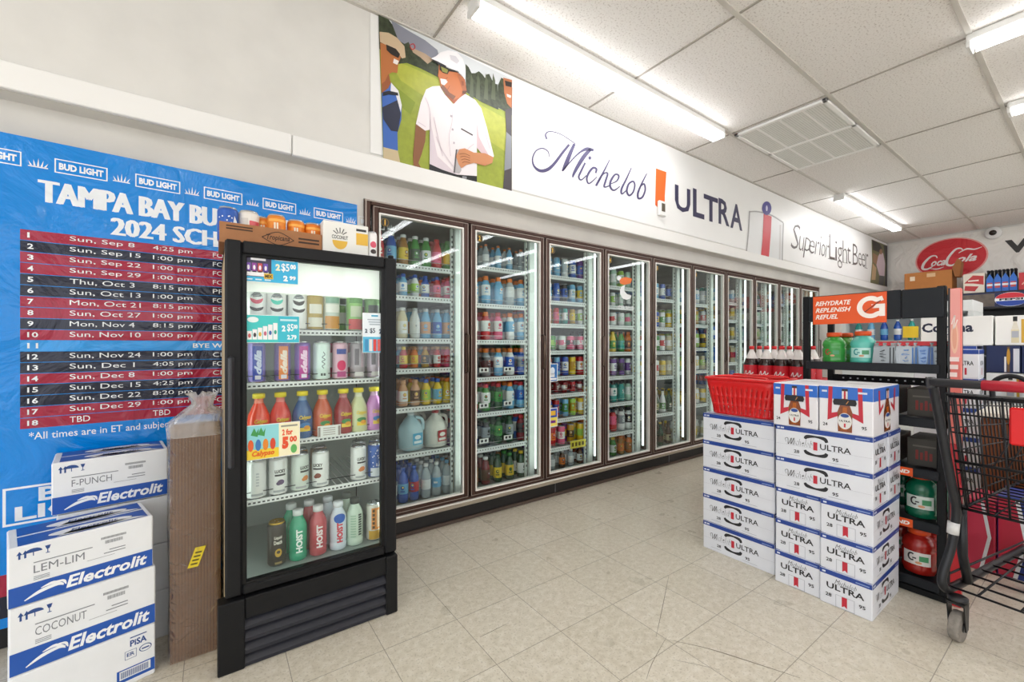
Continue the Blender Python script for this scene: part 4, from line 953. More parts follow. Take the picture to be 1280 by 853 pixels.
# ---- on top of the merchandiser
CARD = mat('#a9744c', .75, vary=.08, vscale=25, bump=.1, bscale=90, name='cardboard')
KR = mat('#3c2618', .6)
tx0 = atY(274, 290, 1.875).x; tx1 = atY(402, 310, 1.875).x; TZ = FH+.0
t = thing('drink_tray', 'brown cardboard drink tray on top of the merchandiser', 'tray', (tx0, 1.87, TZ))
m = MB(); TW = tx1-tx0; TD = .27
m.box((0, 0, 0), (TW, TD, .006), CARD); m.box((0, 0, .006), (TW, .006, .075), CARD); m.box((0, TD-.006, .006), (TW, TD, .075), CARD); m.box((0, .006, .006), (.006, TD-.006, .075), CARD); m.box((TW-.006, .006, .006), (TW, TD-.006, .075), CARD); m.build('tray', t)
m = MB(); f = Fr((0, 0, 0), (1, 0, 0), (0, 0, 1)); cx = TW*.545
f.stroke(m, [(cx-.055, .036), (cx, .062), (cx+.055, .036)], .003, KR, 1); f.stroke(m, [(cx-.055, .036), (cx, .012), (cx+.055, .036)], .003, KR, 1); f.text(m, 'Tropicana', cx-.04, .024, cx+.04, .05, KR, 1, shear=.2, bold=.02)
for q in range(2): f.rect(m, TW*.06, .05+q*.01, TW*.3, .055+q*.01, KR, 1); f.rect(m, TW*.75, .03+q*.014, TW*.97, .037+q*.014, KR, 1)
m.build('print', t)
def starcan(f, m, r, h):
    random.seed(5)
    for q in range(16): f.ell(m, random.uniform(-.03, .012), random.uniform(.02, .1), .0028, .0028, TX('#eef2fa'), 2, 6)
    f.poly(m, [(.008, .02), (.03, .02), (.03, .08), (.02, .1)], TX('#eef2fa'), 2)
def whitered(f, m, r, h): f.rect(m, .0, .01, .04, h-.04, TX('#d95a62'), 1); f.rect(m, -.03, .05, -.004, .1, TX('#d6cfc8'), 1)
def juice(f, m, r, h): [f.rect(m, -.012+q*.009, .03, -.006+q*.009, h-.035, TX('#f2e4cc'), 2) for q in range(2)]; f.rect(m, -.016, .03, .014, h-.045, TX('#d9741c'), 1); f.rect(m, -.034, h-.03, .034, h-.02, TX('#fbb04a'), 1)
cz = TZ+.006
for px_, b, dr_, lab, hh, rr, yy in [(285, '#2b5cb4', starcan, 'blue can with white stars in the tray on the merchandiser', .132, .034, .05), (311, '#ece6de', whitered, 'white and red can in the tray on the merchandiser', .132, .036, .06), (329, '#e88324', juice, 'orange juice can just right of the white and red can', .125, .031, .09),
                                 (345.5, '#ea8a2a', juice, 'orange juice can second from the white and red can in the tray', .132, .034, .05), (370, '#e88324', juice, 'orange juice can third from the white and red can in the tray', .125, .034, .06), (391, '#e67a1c', juice, 'orange juice can at the right end of the cardboard tray', .122, .034, .06)]:
    fcan('juice_can' if 'juice' in lab else 'drink_can', lab, 'cans in the tray on the merchandiser', atY(px_, 270, 1.87+yy).x, 1.87+yy, cz, rr, hh, b, dr_)
bx0 = atY(403.5, 300, 1.86).x; bx1 = atY(460, 300, 1.86).x; 
t = thing('drink_box', 'white drink multipack with a yellow half circle on top of the merchandiser', 'box', (bx0, 1.855, TZ))
BWd = bx1-bx0; BH_ = .135
m = MB(); m.box((0, 0, 0), (BWd, .13, BH_), mat('#f0efe9', .45), .003); m.build('carton', t)
m = MB(); f = Fr((0, 0, 0), (1, 0, 0), (0, 0, 1)); YL = TX('#e9b93e'); cx = BWd*.36
f.poly(m, [(cx+.03*math.cos(a), .058+.036*math.sin(a)) for a in (PI+PI*k/14 for k in range(15))], YL, 1); f.text(m, 'COCONUT', cx-.032, .064, cx+.032, .08, TX('#2c2c2c'), 1, bold=.02)
for q in range(5): aa = PI*.15+q*PI*.175; f.stroke(m, [(cx+.012*math.cos(aa), .082+.006*math.sin(aa)), (cx+.03*math.cos(aa), .084+.028*math.sin(aa))], .0035, TX('#3c3c3c'), 1)
f.rect(m, BWd*.72, .05, BWd*.99, .1, YL, 1); f.rect(m, BWd*.72, .108, BWd*.95, .118, TX('#2c2c2c'), 1); m.build('print', t)
fcan('sparkling_can', 'white and pink can standing at the right of the white multipack', None, bx1+.022, 1.875, TZ, .021, .118, '#f0eeec', lambda f, m, r, h: (f.ell(m, .0, .06, .013, .014, TX('#e0566e'), 2), f.ell(m, 0, .03, .012, .01, TX('#3a2c2c'), 2)))

# ================================================================== CASES AND CARDBOARD AT THE LEFT
BXW = mat('#edf0f3', .5, vary=.03, vscale=12); BXB = mat('#1c55b0', .42); BXD = mat('#1b3f86', .45); INK = mat('#7d8288', .6); INKB = mat('#244a8c', .5)
def electro_case(label, loc, rz, L, Dp, H, flavour, top=True, kind=0, grp='white and blue drink cases stacked by the poster'):
    t = thing('drink_case', label, 'box', loc, rz, grp)
    m = MB(); m.box((0, 0, 0), (L, Dp, H), BXW, .004); m.build('carton', t)
    m = MB(); f = Fr((0, 0, 0), (1, 0, 0), (0, 0, 1))
    if kind == 0:
        f.rect(m, 0.002, .015*H, L-.002, .34*H, BXB, 1)
        f.text(m, 'Electrolit', .36*L, .08*H, .95*L, .29*H, mat('#f4f7fa', .45), 2, shear=.22, bold=.03)
        f.stroke(m, [(.1*L, .08*H), (.2*L, .17*H), (.3*L, .2*H), (.345*L, .16*H)], [.003, .010, .008, .002], mat('#f4f7fa', .45), 2); f.stroke(m, [(.2*L, .22*H), (.28*L, .25*H), (.345*L, .18*H)], [.002, .009, .002], mat('#f4f7fa', .45), 2); f.stroke(m, [(.3*L, .26*H), (.345*L, .23*H), (.36*L, .16*H)], [.002, .007, .002], mat('#f4f7fa', .45), 2)
        for q in (0, 1):
            x_ = (.07+q*.035)*L; f.rect(m, x_-.0022, .79*H, x_+.0022, .87*H, INKB, 1); f.poly(m, [(x_-.006, .86*H), (x_+.006, .86*H), (x_, .92*H)], INKB, 1)
        f.poly(m, [(.155*L+.018*math.cos(a), .86*H+.012*math.sin(a)) for a in (PI*k/8 for k in range(9))], INKB, 1); f.rect(m, .154*L-.001, .8*H, .154*L+.001, .86*H, INKB, 1)
        f.poly(m, [(.225*L, .92*H), (.262*L, .92*H), (.252*L, .86*H), (.235*L, .86*H)], INKB, 1); f.rect(m, .2425*L-.001, .80*H, .2425*L+.001, .87*H, INKB, 1); f.rect(m, .23*L, .79*H, .256*L, .802*H, INKB, 1)
        n = len(flavour); x_ = .155*L if n < 8 else .2*L; f.text(m, flavour, x_, .5*H, x_+.047*n*L*(1 if n < 8 else .9), .63*H, INK, 1, bold=.0)
        f.rect(m, x_, .67*H, .54*L, .685*H, INK, 1); f.rect(m, .5*L, .45*H, .7*L, .456*H, INK, 1)
        for q in range(3): f.rect(m, x_, (.43-.025*q)*H, x_+.1*L, (.44-.025*q)*H, INK, 1)
        random.seed(4)
        for q in range(26): xx = .6*L+q*.0072*L; f.rect(m, xx, .77*H, xx+.0045*L, .81*H, INK, 1)
        for q in range(26): xx = .63*L+q*.005*L; f.rect(m, xx, .68*H, xx+random.choice((.002, .003))*L, .74*H, INK, 1)
        f.rect(m, .66*L, .55*H, .78*L, .565*H, INK, 1); f.rect(m, .62*L, .5*H, .78*L, .515*H, INK, 1)
    elif kind == 1:
        f.text(m, 'PiSA', .8*L, .72*H, .93*L, .84*H, INKB, 1, bold=.03); f.rect(m, .8*L, .88*H, .93*L, .9*H, INKB, 1)
        f.outline(m, .76*L, .5*H, .85*L, .66*H, .0012, INKB, 1); f.text(m, 'ER', .775*L, .55*H, .835*L, .62*H, INKB, 1, bold=.02); f.ell(m, .92*L, .6*H, .05*L, .07*H, INKB, 1); f.ell(m, .92*L, .6*H, .042*L, .058*H, BXW, 2); f.rect(m, .89*L, .585*H, .95*L, .61*H, INKB, 3)
        f.rect(m, .7*L, .1*H, L-.002, .34*H, BXB, 1); f.rect(m, .72*L, .16*H, .96*L, .32*H, BXW, 2)
        for q in range(22): xx = .73*L+q*.0098*L; f.rect(m, xx, .18*H, xx+.005*L, .30*H, INKB, 3)
        for q in (0, 1): x_ = (.07+q*.035)*L; f.rect(m, x_-.0022, .3*H, x_+.0022, .4*H, INKB, 1)
    if top:   # blue lid with white swooshes
        g = Fr((0, 0, H), (1, 0, 0), (0, 1, 0)); SW = mat('#f1f4f7', .5)
        g.rect(m, .06*L, .03*Dp, .96*L, .47*Dp, BXB, 1); g.rect(m, .06*L, .53*Dp, .96*L, .97*Dp, BXB, 1)
        for yy in (.25, .75):
            g.ell(m, .56*L, (yy-.02)*Dp, .3*L, .15*Dp, BXD, 2, 30); g.ell(m, .55*L, (yy-.04)*Dp, .3*L, .15*Dp, SW, 3, 30); g.poly(m, [(.3*L, (yy-.2)*Dp), (.95*L, (yy-.2)*Dp), (.85*L, (yy-.1)*Dp), (.4*L, (yy-.05)*Dp)], SW, 3)
            g.text(m, 'Electrolit', .4*L, (yy-.08)*Dp, .74*L, (yy+.02)*Dp, BXD, 4, shear=.2, bold=.02)
    s_ = Fr((L, 0, 0), (0, 1, 0), (0, 0, 1)); s_.rect(m, .01, .015*H, Dp-.01, .34*H, BXB, 1)
    s_.rect(m, .03, .7*H, .05, .92*H, INKB, 1); s_.rect(m, .03, .5*H, .06, .62*H, INKB, 1)
    m.build('print', t)
    return t
RZ = math.radians(15)
electro_case('white drink case printed with small blue marks, lowest of the front stack', (-.488, 1.863, .0), RZ, .335, .2, .178, '', False, 1)
electro_case('white drink case marked COCONUT with a blue band in the front stack', (-.487, 1.862, .18), RZ, .335, .2, .200, 'COCONUT', False)
electro_case('white drink case marked LEM-LIM with blue lid on the front stack', (-.489, 1.861, .382), RZ, .33, .2, .178, 'LEM-LIM')
RB = math.radians(9)
for k in range(3):
    electro_case(('lowest', 'second', 'third')[k]+' blue banded case of the stack behind, under the F-PUNCH case', (-.445, 2.128, k*.187), RB, .335, .2, .185, '', False, 0 if 0 else 2)
electro_case('white drink case marked F-PUNCH with blue lid, topmost against the poster', (-.455, 2.118, .565), RB, .315, .2, .182, 'F-PUNCH')
# flattened cardboard wrapped in clear film
kx = -.125; t = thing('cardboard_bundle', 'tall bundle of flattened brown cardboard wrapped in clear film beside the merchandiser', 'cardboard', (kx, 1.965, 0))
KB = mat('#8a6647', .8, vary=.25, vscale=7, name='brown_corrugated'); KD = mat('#6f4f35', .85)
m = MB()
LE = .02
for k in range(7):
    h_ = .86-.012*((k*3) % 5); m.box((.004*((k*5) % 3), k*.012, .0), (.142+.003*((k*7) % 4), k*.012+.0105, h_), KB)
m.build('cardboard_sheets', t)
m = MB()
for k in range(15): x = .003+k*.0095; m.box((x, -.002, .004), (x+.0045, 0, .84), KD)
m.build('corrugation', t)
m = MB(); V = []; n = 40; random.seed(11)
LEV = [(.0, 1.0), (.15, 1.02), (.3, 1.0), (.5, 1.03), (.7, 1.01), (.84, 1.03), (.89, .98), (.92, .7), (.945, .38), (.965, .34), (.985, .45), (1.0, .55)]
for z, sc_ in LEV:
    for k in range(n):
        a = 2*PI*k/n; c_, s_ = math.cos(a), math.sin(a); q = (abs(c_)**6+abs(s_)**6)**(-1/6)
        jit = random.uniform(-.004, .004) if z < .88 else random.uniform(-.012, .012)
        off = 0 if z < .9 else .02
        V.append((.073+off+c_*q*(.078*sc_+jit), .041+s_*q*(.053*sc_+jit*.6), .004+z*.97+random.uniform(-.01, .01)*(z > .9)))
F = [(i*n+k, i*n+(k+1) % n, (i+1)*n+(k+1) % n, (i+1)*n+k) for i in range(len(LEV)-1) for k in range(n)]
m.add(V[:6*n], F[:5*n], FILM, True); m.build('plastic_film', t)
m = MB(); m.add(V[5*n:], [tuple(i-5*n for i in q) for q in F[5*n:]], FILM2, True); m.build('film_knot', t)
m = MB(); f = Fr((.05, -.014, .34), (math.cos(-.1), 0, .0), (.32, 0, .95)); f.rect(m, 0, 0, .032, .075, mat('#e6cf2a', .5), 1); [f.rect(m, .006, .01+q*.014, .026, .016+q*.014, mat('#5a5010', .5), 2) for q in range(4)]; m.build('yellow_label', t)

# ================================================================== BEER BANNER ON THE SOFFIT
BY = SY-.004
t = thing('beer_banner', 'long white beer banner with a golfer photograph and lettering along the soffit', 'banner', (0, 0, 0))
bx0 = atY(463, 100, BY).x; bx1 = atY(1110, 320, BY).x
m = MB(); m.box((bx0, BY-.002, 2.218), (bx1, BY+.003, CZ-.012), mat('#f3f3f1', .38, name='banner_vinyl', vary=.02, vscale=3)); m.build('sheet', t)
W = WallY(BY-.002, .0008)
m = MB()
def g1(x, y): return 440+x*.305, y*.305
def G(*pts): return [g1(*p) for p in pts]
TXm = lambda c: mat(c, .42)
W.poly(m, G((108, 50), (657, 325), (655, 798), (128, 655)), TXm('#d9dde0'), 1)
W.poly(m, G((160, 82), (230, 125), (300, 165), (350, 205), (372, 290), (250, 240), (190, 190)), TXm('#8d8f9c'), 2)
W.poly(m, G((190, 170), (300, 220), (360, 262), (370, 300), (250, 245)), TXm('#b79f86'), 3)
W.poly(m, G((112, 180), (200, 235), (260, 258), (340, 298), (470, 380), (560, 425), (656, 470), (655, 798), (128, 655)), mat('#9aa63a', .42, vary=.12, vscale=30), 3)
W.poly(m, G((150, 240), (230, 270), (340, 320), (470, 400), (656, 500), (655, 640), (420, 480), (200, 330)), mat('#b0b543', .42, vary=.12, vscale=26), 4)
W.poly(m, G((150, 330), (260, 420), (240, 470), (180, 420)), TXm('#86982f'), 5)
W.poly(m, G((108, 50), (140, 66), (165, 100), (190, 165), (215, 180), (232, 172), (250, 215), (280, 235), (310, 262), (330, 248), (352, 262), (356, 318), (280, 280), (225, 258), (190, 262), (112, 200)), mat('#3d4632', .42, vary=.5, vscale=45), 5)
for pts in (((465, 262), (478, 275), (490, 300), (505, 300), (520, 292), (535, 305), (545, 320), (552, 305), (562, 303), (575, 330), (590, 345), (596, 345), (600, 450), (530, 418), (468, 378)), ((598, 350), (612, 318), (630, 330), (657, 360), (656, 472), (596, 440))): W.poly(m, G(*pts), mat('#434b38', .42, vary=.5, vscale=45), 5)
for x_ in (488, 515, 548, 578): W.poly(m, G((x_, 300), (x_+9, 330), (x_+10, 412), (x_-8, 404)), TXm('#59614a'), 6)
# woman at the left edge
W.poly(m, G((120, 300), (152, 305), (156, 330), (162, 345), (150, 380), (122, 385)), TXm('#9c5a36'), 6)
W.poly(m, G((116, 175), (150, 185), (180, 205), (200, 235), (190, 262), (186, 300), (165, 296), (148, 306), (136, 332), (120, 345)), TXm('#b9713f'), 7)
W.poly(m, G((113, 130), (150, 134), (185, 155), (215, 190), (220, 236), (205, 240), (180, 205), (115, 172)), TXm('#cdb494'), 8)
W.poly(m, G((140, 182), (180, 200), (197, 222), (190, 238), (160, 222), (142, 205)), TXm('#2a2420'), 9)
W.poly(m, G((172, 240), (192, 250), (186, 266), (168, 258)), TXm('#f2ece6'), 9)
W.poly(m, G((122, 382), (150, 360), (160, 338), (190, 372), (204, 430), (202, 490), (186, 545), (188, 618), (128, 603)), TXm('#3f69b8'), 7)
W.poly(m, G((160, 338), (190, 372), (204, 430), (200, 460), (180, 390), (158, 372)), TXm('#e9e9ec'), 8)
W.poly(m, G((124, 440), (186, 410), (200, 468), (188, 540), (160, 536), (128, 488)), TXm('#2a2f45'), 8)
W.poly(m, G((126, 378), (150, 372), (188, 380), (190, 392), (150, 388), (126, 394)), TXm('#20242f'), 9)
W.poly(m, G((128, 603), (188, 618), (198, 668), (129, 652)), TXm('#c9b793'), 8)
# man in the middle
W.poly(m, G((262, 505), (304, 528), (300, 580), (286, 630), (272, 668), (284, 690), (252, 684), (250, 640), (255, 580)), TXm('#8a5a3a'), 7)
W.poly(m, G((318, 660), (420, 700), (512, 712), (512, 758), (400, 727), (316, 705)), TXm('#26282c'), 6)
W.poly(m, G((304, 366), (330, 354), (360, 352), (378, 384), (414, 426), (462, 384), (505, 410), (530, 445), (552, 520), (582, 640), (572, 655), (512, 606), (512, 722), (430, 716), (370, 696), (318, 672), (320, 532), (300, 536), (262, 508), (282, 420)), TXm('#efe6e8'), 8)
W.poly(m, G((320, 532), (322, 470), (318, 440), (326, 520), (350, 640), (430, 716), (370, 696), (318, 672)), TXm('#dccfd6'), 9)
W.poly(m, G((512, 500), (520, 560), (545, 610), (572, 655), (540, 640), (512, 606)), TXm('#d9bfc4'), 9)
W.stroke(m, G((414, 430), (410, 500), (398, 560), (404, 640)), .7, TXm('#d3c6cc'), 9)
W.poly(m, G((448, 525), (496, 552), (494, 557), (446, 530)), TXm('#4a4448'), 9)
W.poly(m, G((378, 384), (400, 380), (440, 392), (455, 372), (466, 384), (440, 402), (418, 426)), TXm('#a85a34'), 9)
W.poly(m, G((358, 262), (392, 282), (430, 296), (456, 318), (466, 340), (458, 372), (440, 400), (415, 410), (386, 388), (364, 360), (356, 318), (352, 312)), TXm('#c4713f'), 10)
W.poly(m, G((430, 300), (462, 320), (470, 372), (456, 376), (446, 350), (440, 330)), TXm('#a9603a'), 11)
W.poly(m, G((372, 345), (400, 380), (425, 395), (415, 410), (386, 388), (364, 360)), TXm('#7d4a30'), 11)
W.poly(m, G((362, 322), (386, 326), (392, 336), (378, 350), (366, 344)), TXm('#f6efe9'), 12)
W.poly(m, G((360, 264), (398, 282), (436, 292), (438, 298), (398, 292), (392, 304), (372, 298), (360, 285)), TXm('#241d18'), 12)
W.poly(m, G((364, 272), (394, 286), (390, 300), (370, 294)), TXm('#8a8a3c'), 13)
W.poly(m, G((324, 240), (345, 230), (362, 214), (395, 206), (430, 214), (455, 242), (466, 285), (462, 326), (448, 306), (420, 288), (385, 272), (352, 258)), TXm('#f0eef0'), 12)
W.poly(m, G((324, 240), (352, 252), (386, 270), (384, 278), (350, 262), (334, 250)), TXm('#2a2a30'), 13)
W.poly(m, G((400, 225), (425, 230), (440, 250), (430, 262), (405, 245)), TXm('#d5d2d8'), 13)
W.poly(m, G((426, 640), (440, 612), (462, 608), (500, 626), (545, 628), (580, 645), (575, 668), (545, 680), (500, 668), (470, 676), (448, 690), (436, 672)), TXm('#cc8a5e'), 11)
for q in range(4): W.stroke(m, G((440+q*4, 632+q*12), (462, 630+q*11), (484, 640+q*9)), .9, TXm('#9a5f3c'), 12)
W.poly(m, G((426, 612), (440, 614), (448, 700), (440, 712), (416, 708)), TXm('#b9b4b6'), 10); W.poly(m, G((426, 612), (431, 613), (422, 708), (416, 708)), TXm('#5a5558'), 11)
W.stroke(m, G((392, 318), (384, 324), (388, 334)), .7, TXm('#9c542e'), 12); W.stroke(m, G((400, 352), (392, 366), (378, 370)), .6, TXm('#8a4a2c'), 12); W.poly(m, G((448, 330), (458, 334), (458, 352), (450, 350)), TXm('#8c4a2c'), 12)
W.poly(m, G((452, 372), (470, 372), (466, 386), (452, 384)), TXm('#6b3f26'), 12)
for a_ in (((300, 400), (316, 440), (322, 500)), ((345, 560), (372, 620), (420, 690)), ((500, 590), (470, 620), (455, 690)), ((335, 480), (352, 560), (372, 640)), ((530, 470), (545, 540), (565, 610)), ((270, 500), (290, 512), (302, 520))): W.stroke(m, G(*a_), .9, TXm('#dacdd4'), 10)
for q in range(3): W.poly(m, G((404+q*6, 470+q*55), (412+q*5, 474+q*55), (410+q*5, 482+q*55), (402+q*6, 478+q*55)), TXm('#b9aeb6'), 11)
W.poly(m, G((410, 716), (512, 724), (512, 736), (410, 726)), TXm('#0f1012'), 12); W.poly(m, G((452, 722), (470, 724), (470, 735), (452, 733)), TXm('#8f8f92'), 13)
# second man cut by the right edge
W.poly(m, G((620, 318), (656, 328), (655, 445), (636, 425), (624, 380)), TXm('#b8724a'), 7); W.poly(m, G((626, 330), (655, 338), (654, 358), (630, 352)), TXm('#2d211c'), 8); W.poly(m, G((634, 385), (652, 392), (650, 402), (636, 396)), TXm('#efe6e0'), 8)
W.poly(m, G((628, 450), (655, 440), (655, 798), (618, 786), (630, 640), (632, 540)), TXm('#4a4448'), 7); W.poly(m, G((632, 540), (654, 560), (652, 690), (624, 700)), TXm('#8d9096'), 8)
W.stroke(m, G((238, 185), (252, 180), (258, 195), (246, 203), (238, 190)), 1.2, TXm('#b8323a'), 6)
# script lettering
def g2(x, y): return 640+x*.25, 120+y*.25
def G2(*pts): return [g2(*p) for p in pts]
INKP = TXm('#4b4470'); INKD = TXm('#383556')
def sc(w, *pts): W.stroke(m, G2(*pts), [x*.25 for x in w] if isinstance(w, (list, tuple)) else w*.25, INKP, 2, 7)
sc([3, 5, 6, 6, 7, 9, 15, 17, 14, 13, 12], (186, 305), (180, 278), (152, 262), (120, 275), (103, 312), (110, 350), (140, 374), (178, 368), (212, 338), (252, 285), (286, 243))
sc([8, 7, 5, 4, 4], (174, 216), (168, 192), (190, 178), (245, 192), (318, 240))
sc([13, 19, 20, 8], (312, 240), (290, 290), (268, 345), (252, 376))
sc([6, 6, 9, 17, 12], (254, 374), (300, 320), (340, 282), (375, 265), (408, 272))
sc([16, 20, 18, 12, 5], (392, 268), (362, 300), (330, 350), (308, 392), (304, 408))
sc([9, 10, 9, 7, 5], (366, 334), (346, 375), (334, 405), (346, 420), (372, 398)); W.ell(m, *g2(389, 310), 1.9, 2.3, INKP, 2)
sc([9, 10, 11, 11, 9, 7, 4], (418, 386), (422, 366), (405, 360), (384, 385), (374, 415), (386, 438), (425, 405))
sc([5, 8, 11, 10], (488, 320), (462, 372), (436, 420), (420, 450)); sc([4, 6, 9, 10, 8, 5], (432, 428), (458, 390), (478, 388), (468, 425), (462, 455), (490, 448))
sc([4, 7, 9, 9, 11, 10, 8, 4], (494, 440), (524, 425), (534, 400), (516, 393), (494, 425), (492, 455), (510, 472), (540, 452))
sc([5, 8, 10, 8, 4], (597, 360), (572, 415), (548, 465), (550, 490), (574, 470))
sc([8, 9, 10, 9, 8, 8, 8], (606, 425), (584, 440), (574, 475), (586, 498), (606, 480), (614, 445), (606, 425))
sc([5, 8, 10, 10, 9, 8, 8, 6], (674, 388), (648, 440), (630, 485), (632, 512), (652, 506), (666, 470), (660, 440), (640, 455))
W.poly(m, G2((720, 362), (772, 381), (764, 500), (764, 592), (748, 578), (716, 545), (718, 460)), TXm('#ec6a22'), 2)
F1 = Fr((0, BY-.002, 0), (1, 0, 0), (0, 0, 1)); F1.EPS = .0008
def fit(txt, pts, mm, **k):
    """pts: lower-left and upper-right photo pixels of the lettering on the banner"""
    (xa, ya), (xb, yb) = pts; A = atY(xa, ya, BY); B = atY(xb, yb, BY); F1.text(m, txt, A.x, A.z, B.x, B.z, mm, 2, **k)
for ch, p0, p1 in (('U', (813, 570), (890, 470)), ('L', (903, 602), (960, 482)), ('T', (957, 618), (1028, 515)), ('R', (1031, 638), (1086, 530)), ('A', (1090, 658), (1150, 553))): fit(ch, (g2(*p0), g2(*p1)), INKD, bold=.022)
# can with a red ribbon and a round seal
def g3_(x, y): return 860+x*.21875, 220+y*.21875
def G3(*pts): return [g3_(*p) for p in pts]
W.poly(m, G3((352, 200), (390, 195), (470, 215), (530, 245), (545, 270), (540, 515), (440, 490), (330, 465), (345, 330)), TXm('#e6e7e7'), 2)
for a_ in (((352, 200), (345, 330), (330, 465)), ((545, 270), (540, 400), (538, 515)), ((352, 205), (400, 205), (475, 225), (545, 268))): W.stroke(m, G3(*a_), 1.5, TXm('#a5a3a2'), 3)
W.stroke(m, G3((528, 280), (526, 400), (524, 510)), 2.2, TXm('#cfcdcb'), 3)
W.poly(m, G3((432, 215), (478, 232), (474, 320), (462, 470), (440, 455), (416, 462), (426, 360)), TXm('#cf3640'), 4)
W.ell(m, *g3_(450, 185), 5.8, 8.6, TXm('#4a4690'), 5); W.ell(m, *g3_(450, 185), 1.2, 3.6, TXm('#dcdcee'), 6)
INKT = TXm('#5d5653')
def fit3(txt, p0, p1, **k): fit(txt, (g3_(*p0), g3_(*p1)), INKT, **k)
# narrow serif slogan: each word fitted, with serif feet
for ch, p0, p1 in (('S', (586, 412), (640, 285)), ('u', (632, 425), (664, 352)), ('p', (655, 466), (700, 360)), ('e', (690, 440), (722, 372)), ('r', (722, 446), (750, 378)), ('i', (748, 452), (762, 345)), ('o', (760, 458), (782, 392)), ('r', (782, 464), (804, 398))): fit3(ch, p0, p1, shear=.26, bold=-.012)
for ch, p0, p1 in (('L', (805, 472), (838, 345)), ('i', (840, 480), (850, 375)), ('g', (853, 524), (880, 412)), ('h', (882, 492), (908, 378)), ('t', (908, 498), (928, 410)), ('B', (940, 505), (970, 398)), ('e', (972, 512), (990, 442)), ('e', (991, 518), (1010, 447)), ('r', (1012, 525), (1028, 448))): fit3(ch, p0, p1, bold=-.012)
for a_ in (((800, 472), (822, 477)), ((800, 345), (822, 349)), ((936, 505), (950, 508)), ((1006, 524), (1026, 530)), ((878, 492), (894, 496)), ((898, 496), (912, 500)), ((836, 480), (854, 484))): W.stroke(m, G3(*a_), .55, INKT, 3)
# second photograph at the far end
def g4_(x, y): return 960+x*.18762, 200+y*.18762
def G4(*pts): return [g4_(*p) for p in pts]
W.poly(m, G4((690, 530), (802, 575), (795, 845), (682, 818), (694, 680)), TXm('#6d6a3a'), 2)
W.poly(m, G4((694, 530), (745, 560), (760, 590), (750, 620), (700, 600)), TXm('#2f2620'), 3); W.poly(m, G4((770, 570), (802, 575), (795, 845), (776, 838), (786, 700)), TXm('#231e1e'), 3)
W.poly(m, G4((735, 640), (752, 610), (768, 625), (780, 690), (776, 775), (742, 770), (722, 700)), TXm('#dcc6cf'), 4); W.ell(m, *g4_(752, 612), 1.8, 3.4, TXm('#a8724c'), 5)
W.poly(m, G4((698, 690), (722, 720), (716, 800), (690, 800)), TXm('#c4a478'), 3); W.poly(m, G4((742, 770), (776, 775), (770, 838), (738, 830)), TXm('#3c3a3a'), 4); W.poly(m, G4((700, 620), (735, 640), (722, 700), (700, 680)), TXm('#9b7350'), 3)
m.build('print', t)
a = atY(735/4+640-2, 120+600/4, BY); b = atY(640+752/4, 120+545/4, BY)
t = thing('wall_sensor', 'small white sensor box mounted under the orange ribbon of the banner', 'sensor', ((a.x+b.x)/2, BY-.004, a.z))
m = MB(); hw = (b.x-a.x)/2+.012; hh = b.z-a.z+.02; m.box((-hw, -.03, 0), (hw, 0, hh), WHITE, .006); m.build('case', t)
m = MB(); m.box((-hw*.45, -.0325, hh*.28), (hw*.55, -.0305, hh*.82), mat('#5d5547', .3)); m.build('lens', t)

# ================================================================== LIGHT BEER CASES
CW_ = mat('#e9ecf4', .42, vary=.02, vscale=15); CB = mat('#27489c', .38); CK = mat('#26262c', .45); CR = mat('#c82a3e', .42); CS_ = mat('#a9adb8', .45)
BL, BWD, BHT = .378, .188, .154
def art_long(m, f, L, H):
    f.rect(m, .001, H*.86, L-.001, H*.995, CB, 1); f.rect(m, .02*L, H*.90, .05*L, H*.95, mat('#dfe6f6', .4), 2); f.rect(m, .06*L, H*.90, .1*L, H*.95, mat('#dfe6f6', .4), 2); f.rect(m, .84*L, H*.90, .97*L, H*.93, mat('#8ea4d8', .4), 2)
    f.rect(m, .002, H*.42, L-.002, H*.424, CS_, 1)
    # thin script, black curved bands, ribbon, name
    P = lambda *q: [(x*L, y*H) for x, y in q]
    sc_ = .0022
    f.stroke(m, P((.125, .50), (.115, .60), (.145, .62), (.15, .44), (.185, .64), (.18, .45), (.215, .65), (.205, .44)), [.0012, .0018, .0022, .0026, .0022, .0026, .0022, .0016], CK, 2)
    f.text(m, 'ichelob', .215*L, .44*H, .415*L, .65*H, mat('#4a4a52', .45), 2, shear=.4, bold=-.02, res=1)
    f.stroke(m, P((.335, .68), (.36, .755), (.45, .785), (.54, .755), (.565, .66)), [.010, .016, .009, .016, .012], CK, 2); f.stroke(m, P((.335, .34), (.36, .265), (.45, .225), (.54, .255), (.565, .34)), [.010, .016, .009, .016, .012], CK, 2)
    f.rect(m, .425*L, .38*H, .468*L, .62*H, CR, 2); f.text(m, 'ULTRA', .495*L, .43*H, .80*L, .60*H, CK, 2, bold=.012)
    f.text(m, '28', .215*L, .2*H, .275*L, .3*H, CK, 2, bold=.02); f.text(m, '95', .62*L, .15*H, .68*L, .25*H, CK, 2, bold=.02)
    f.rect(m, .13*L, .12*H, .28*L, .13*H, CS_, 2); f.rect(m, .58*L, .09*H, .78*L, .1*H, CS_, 2)
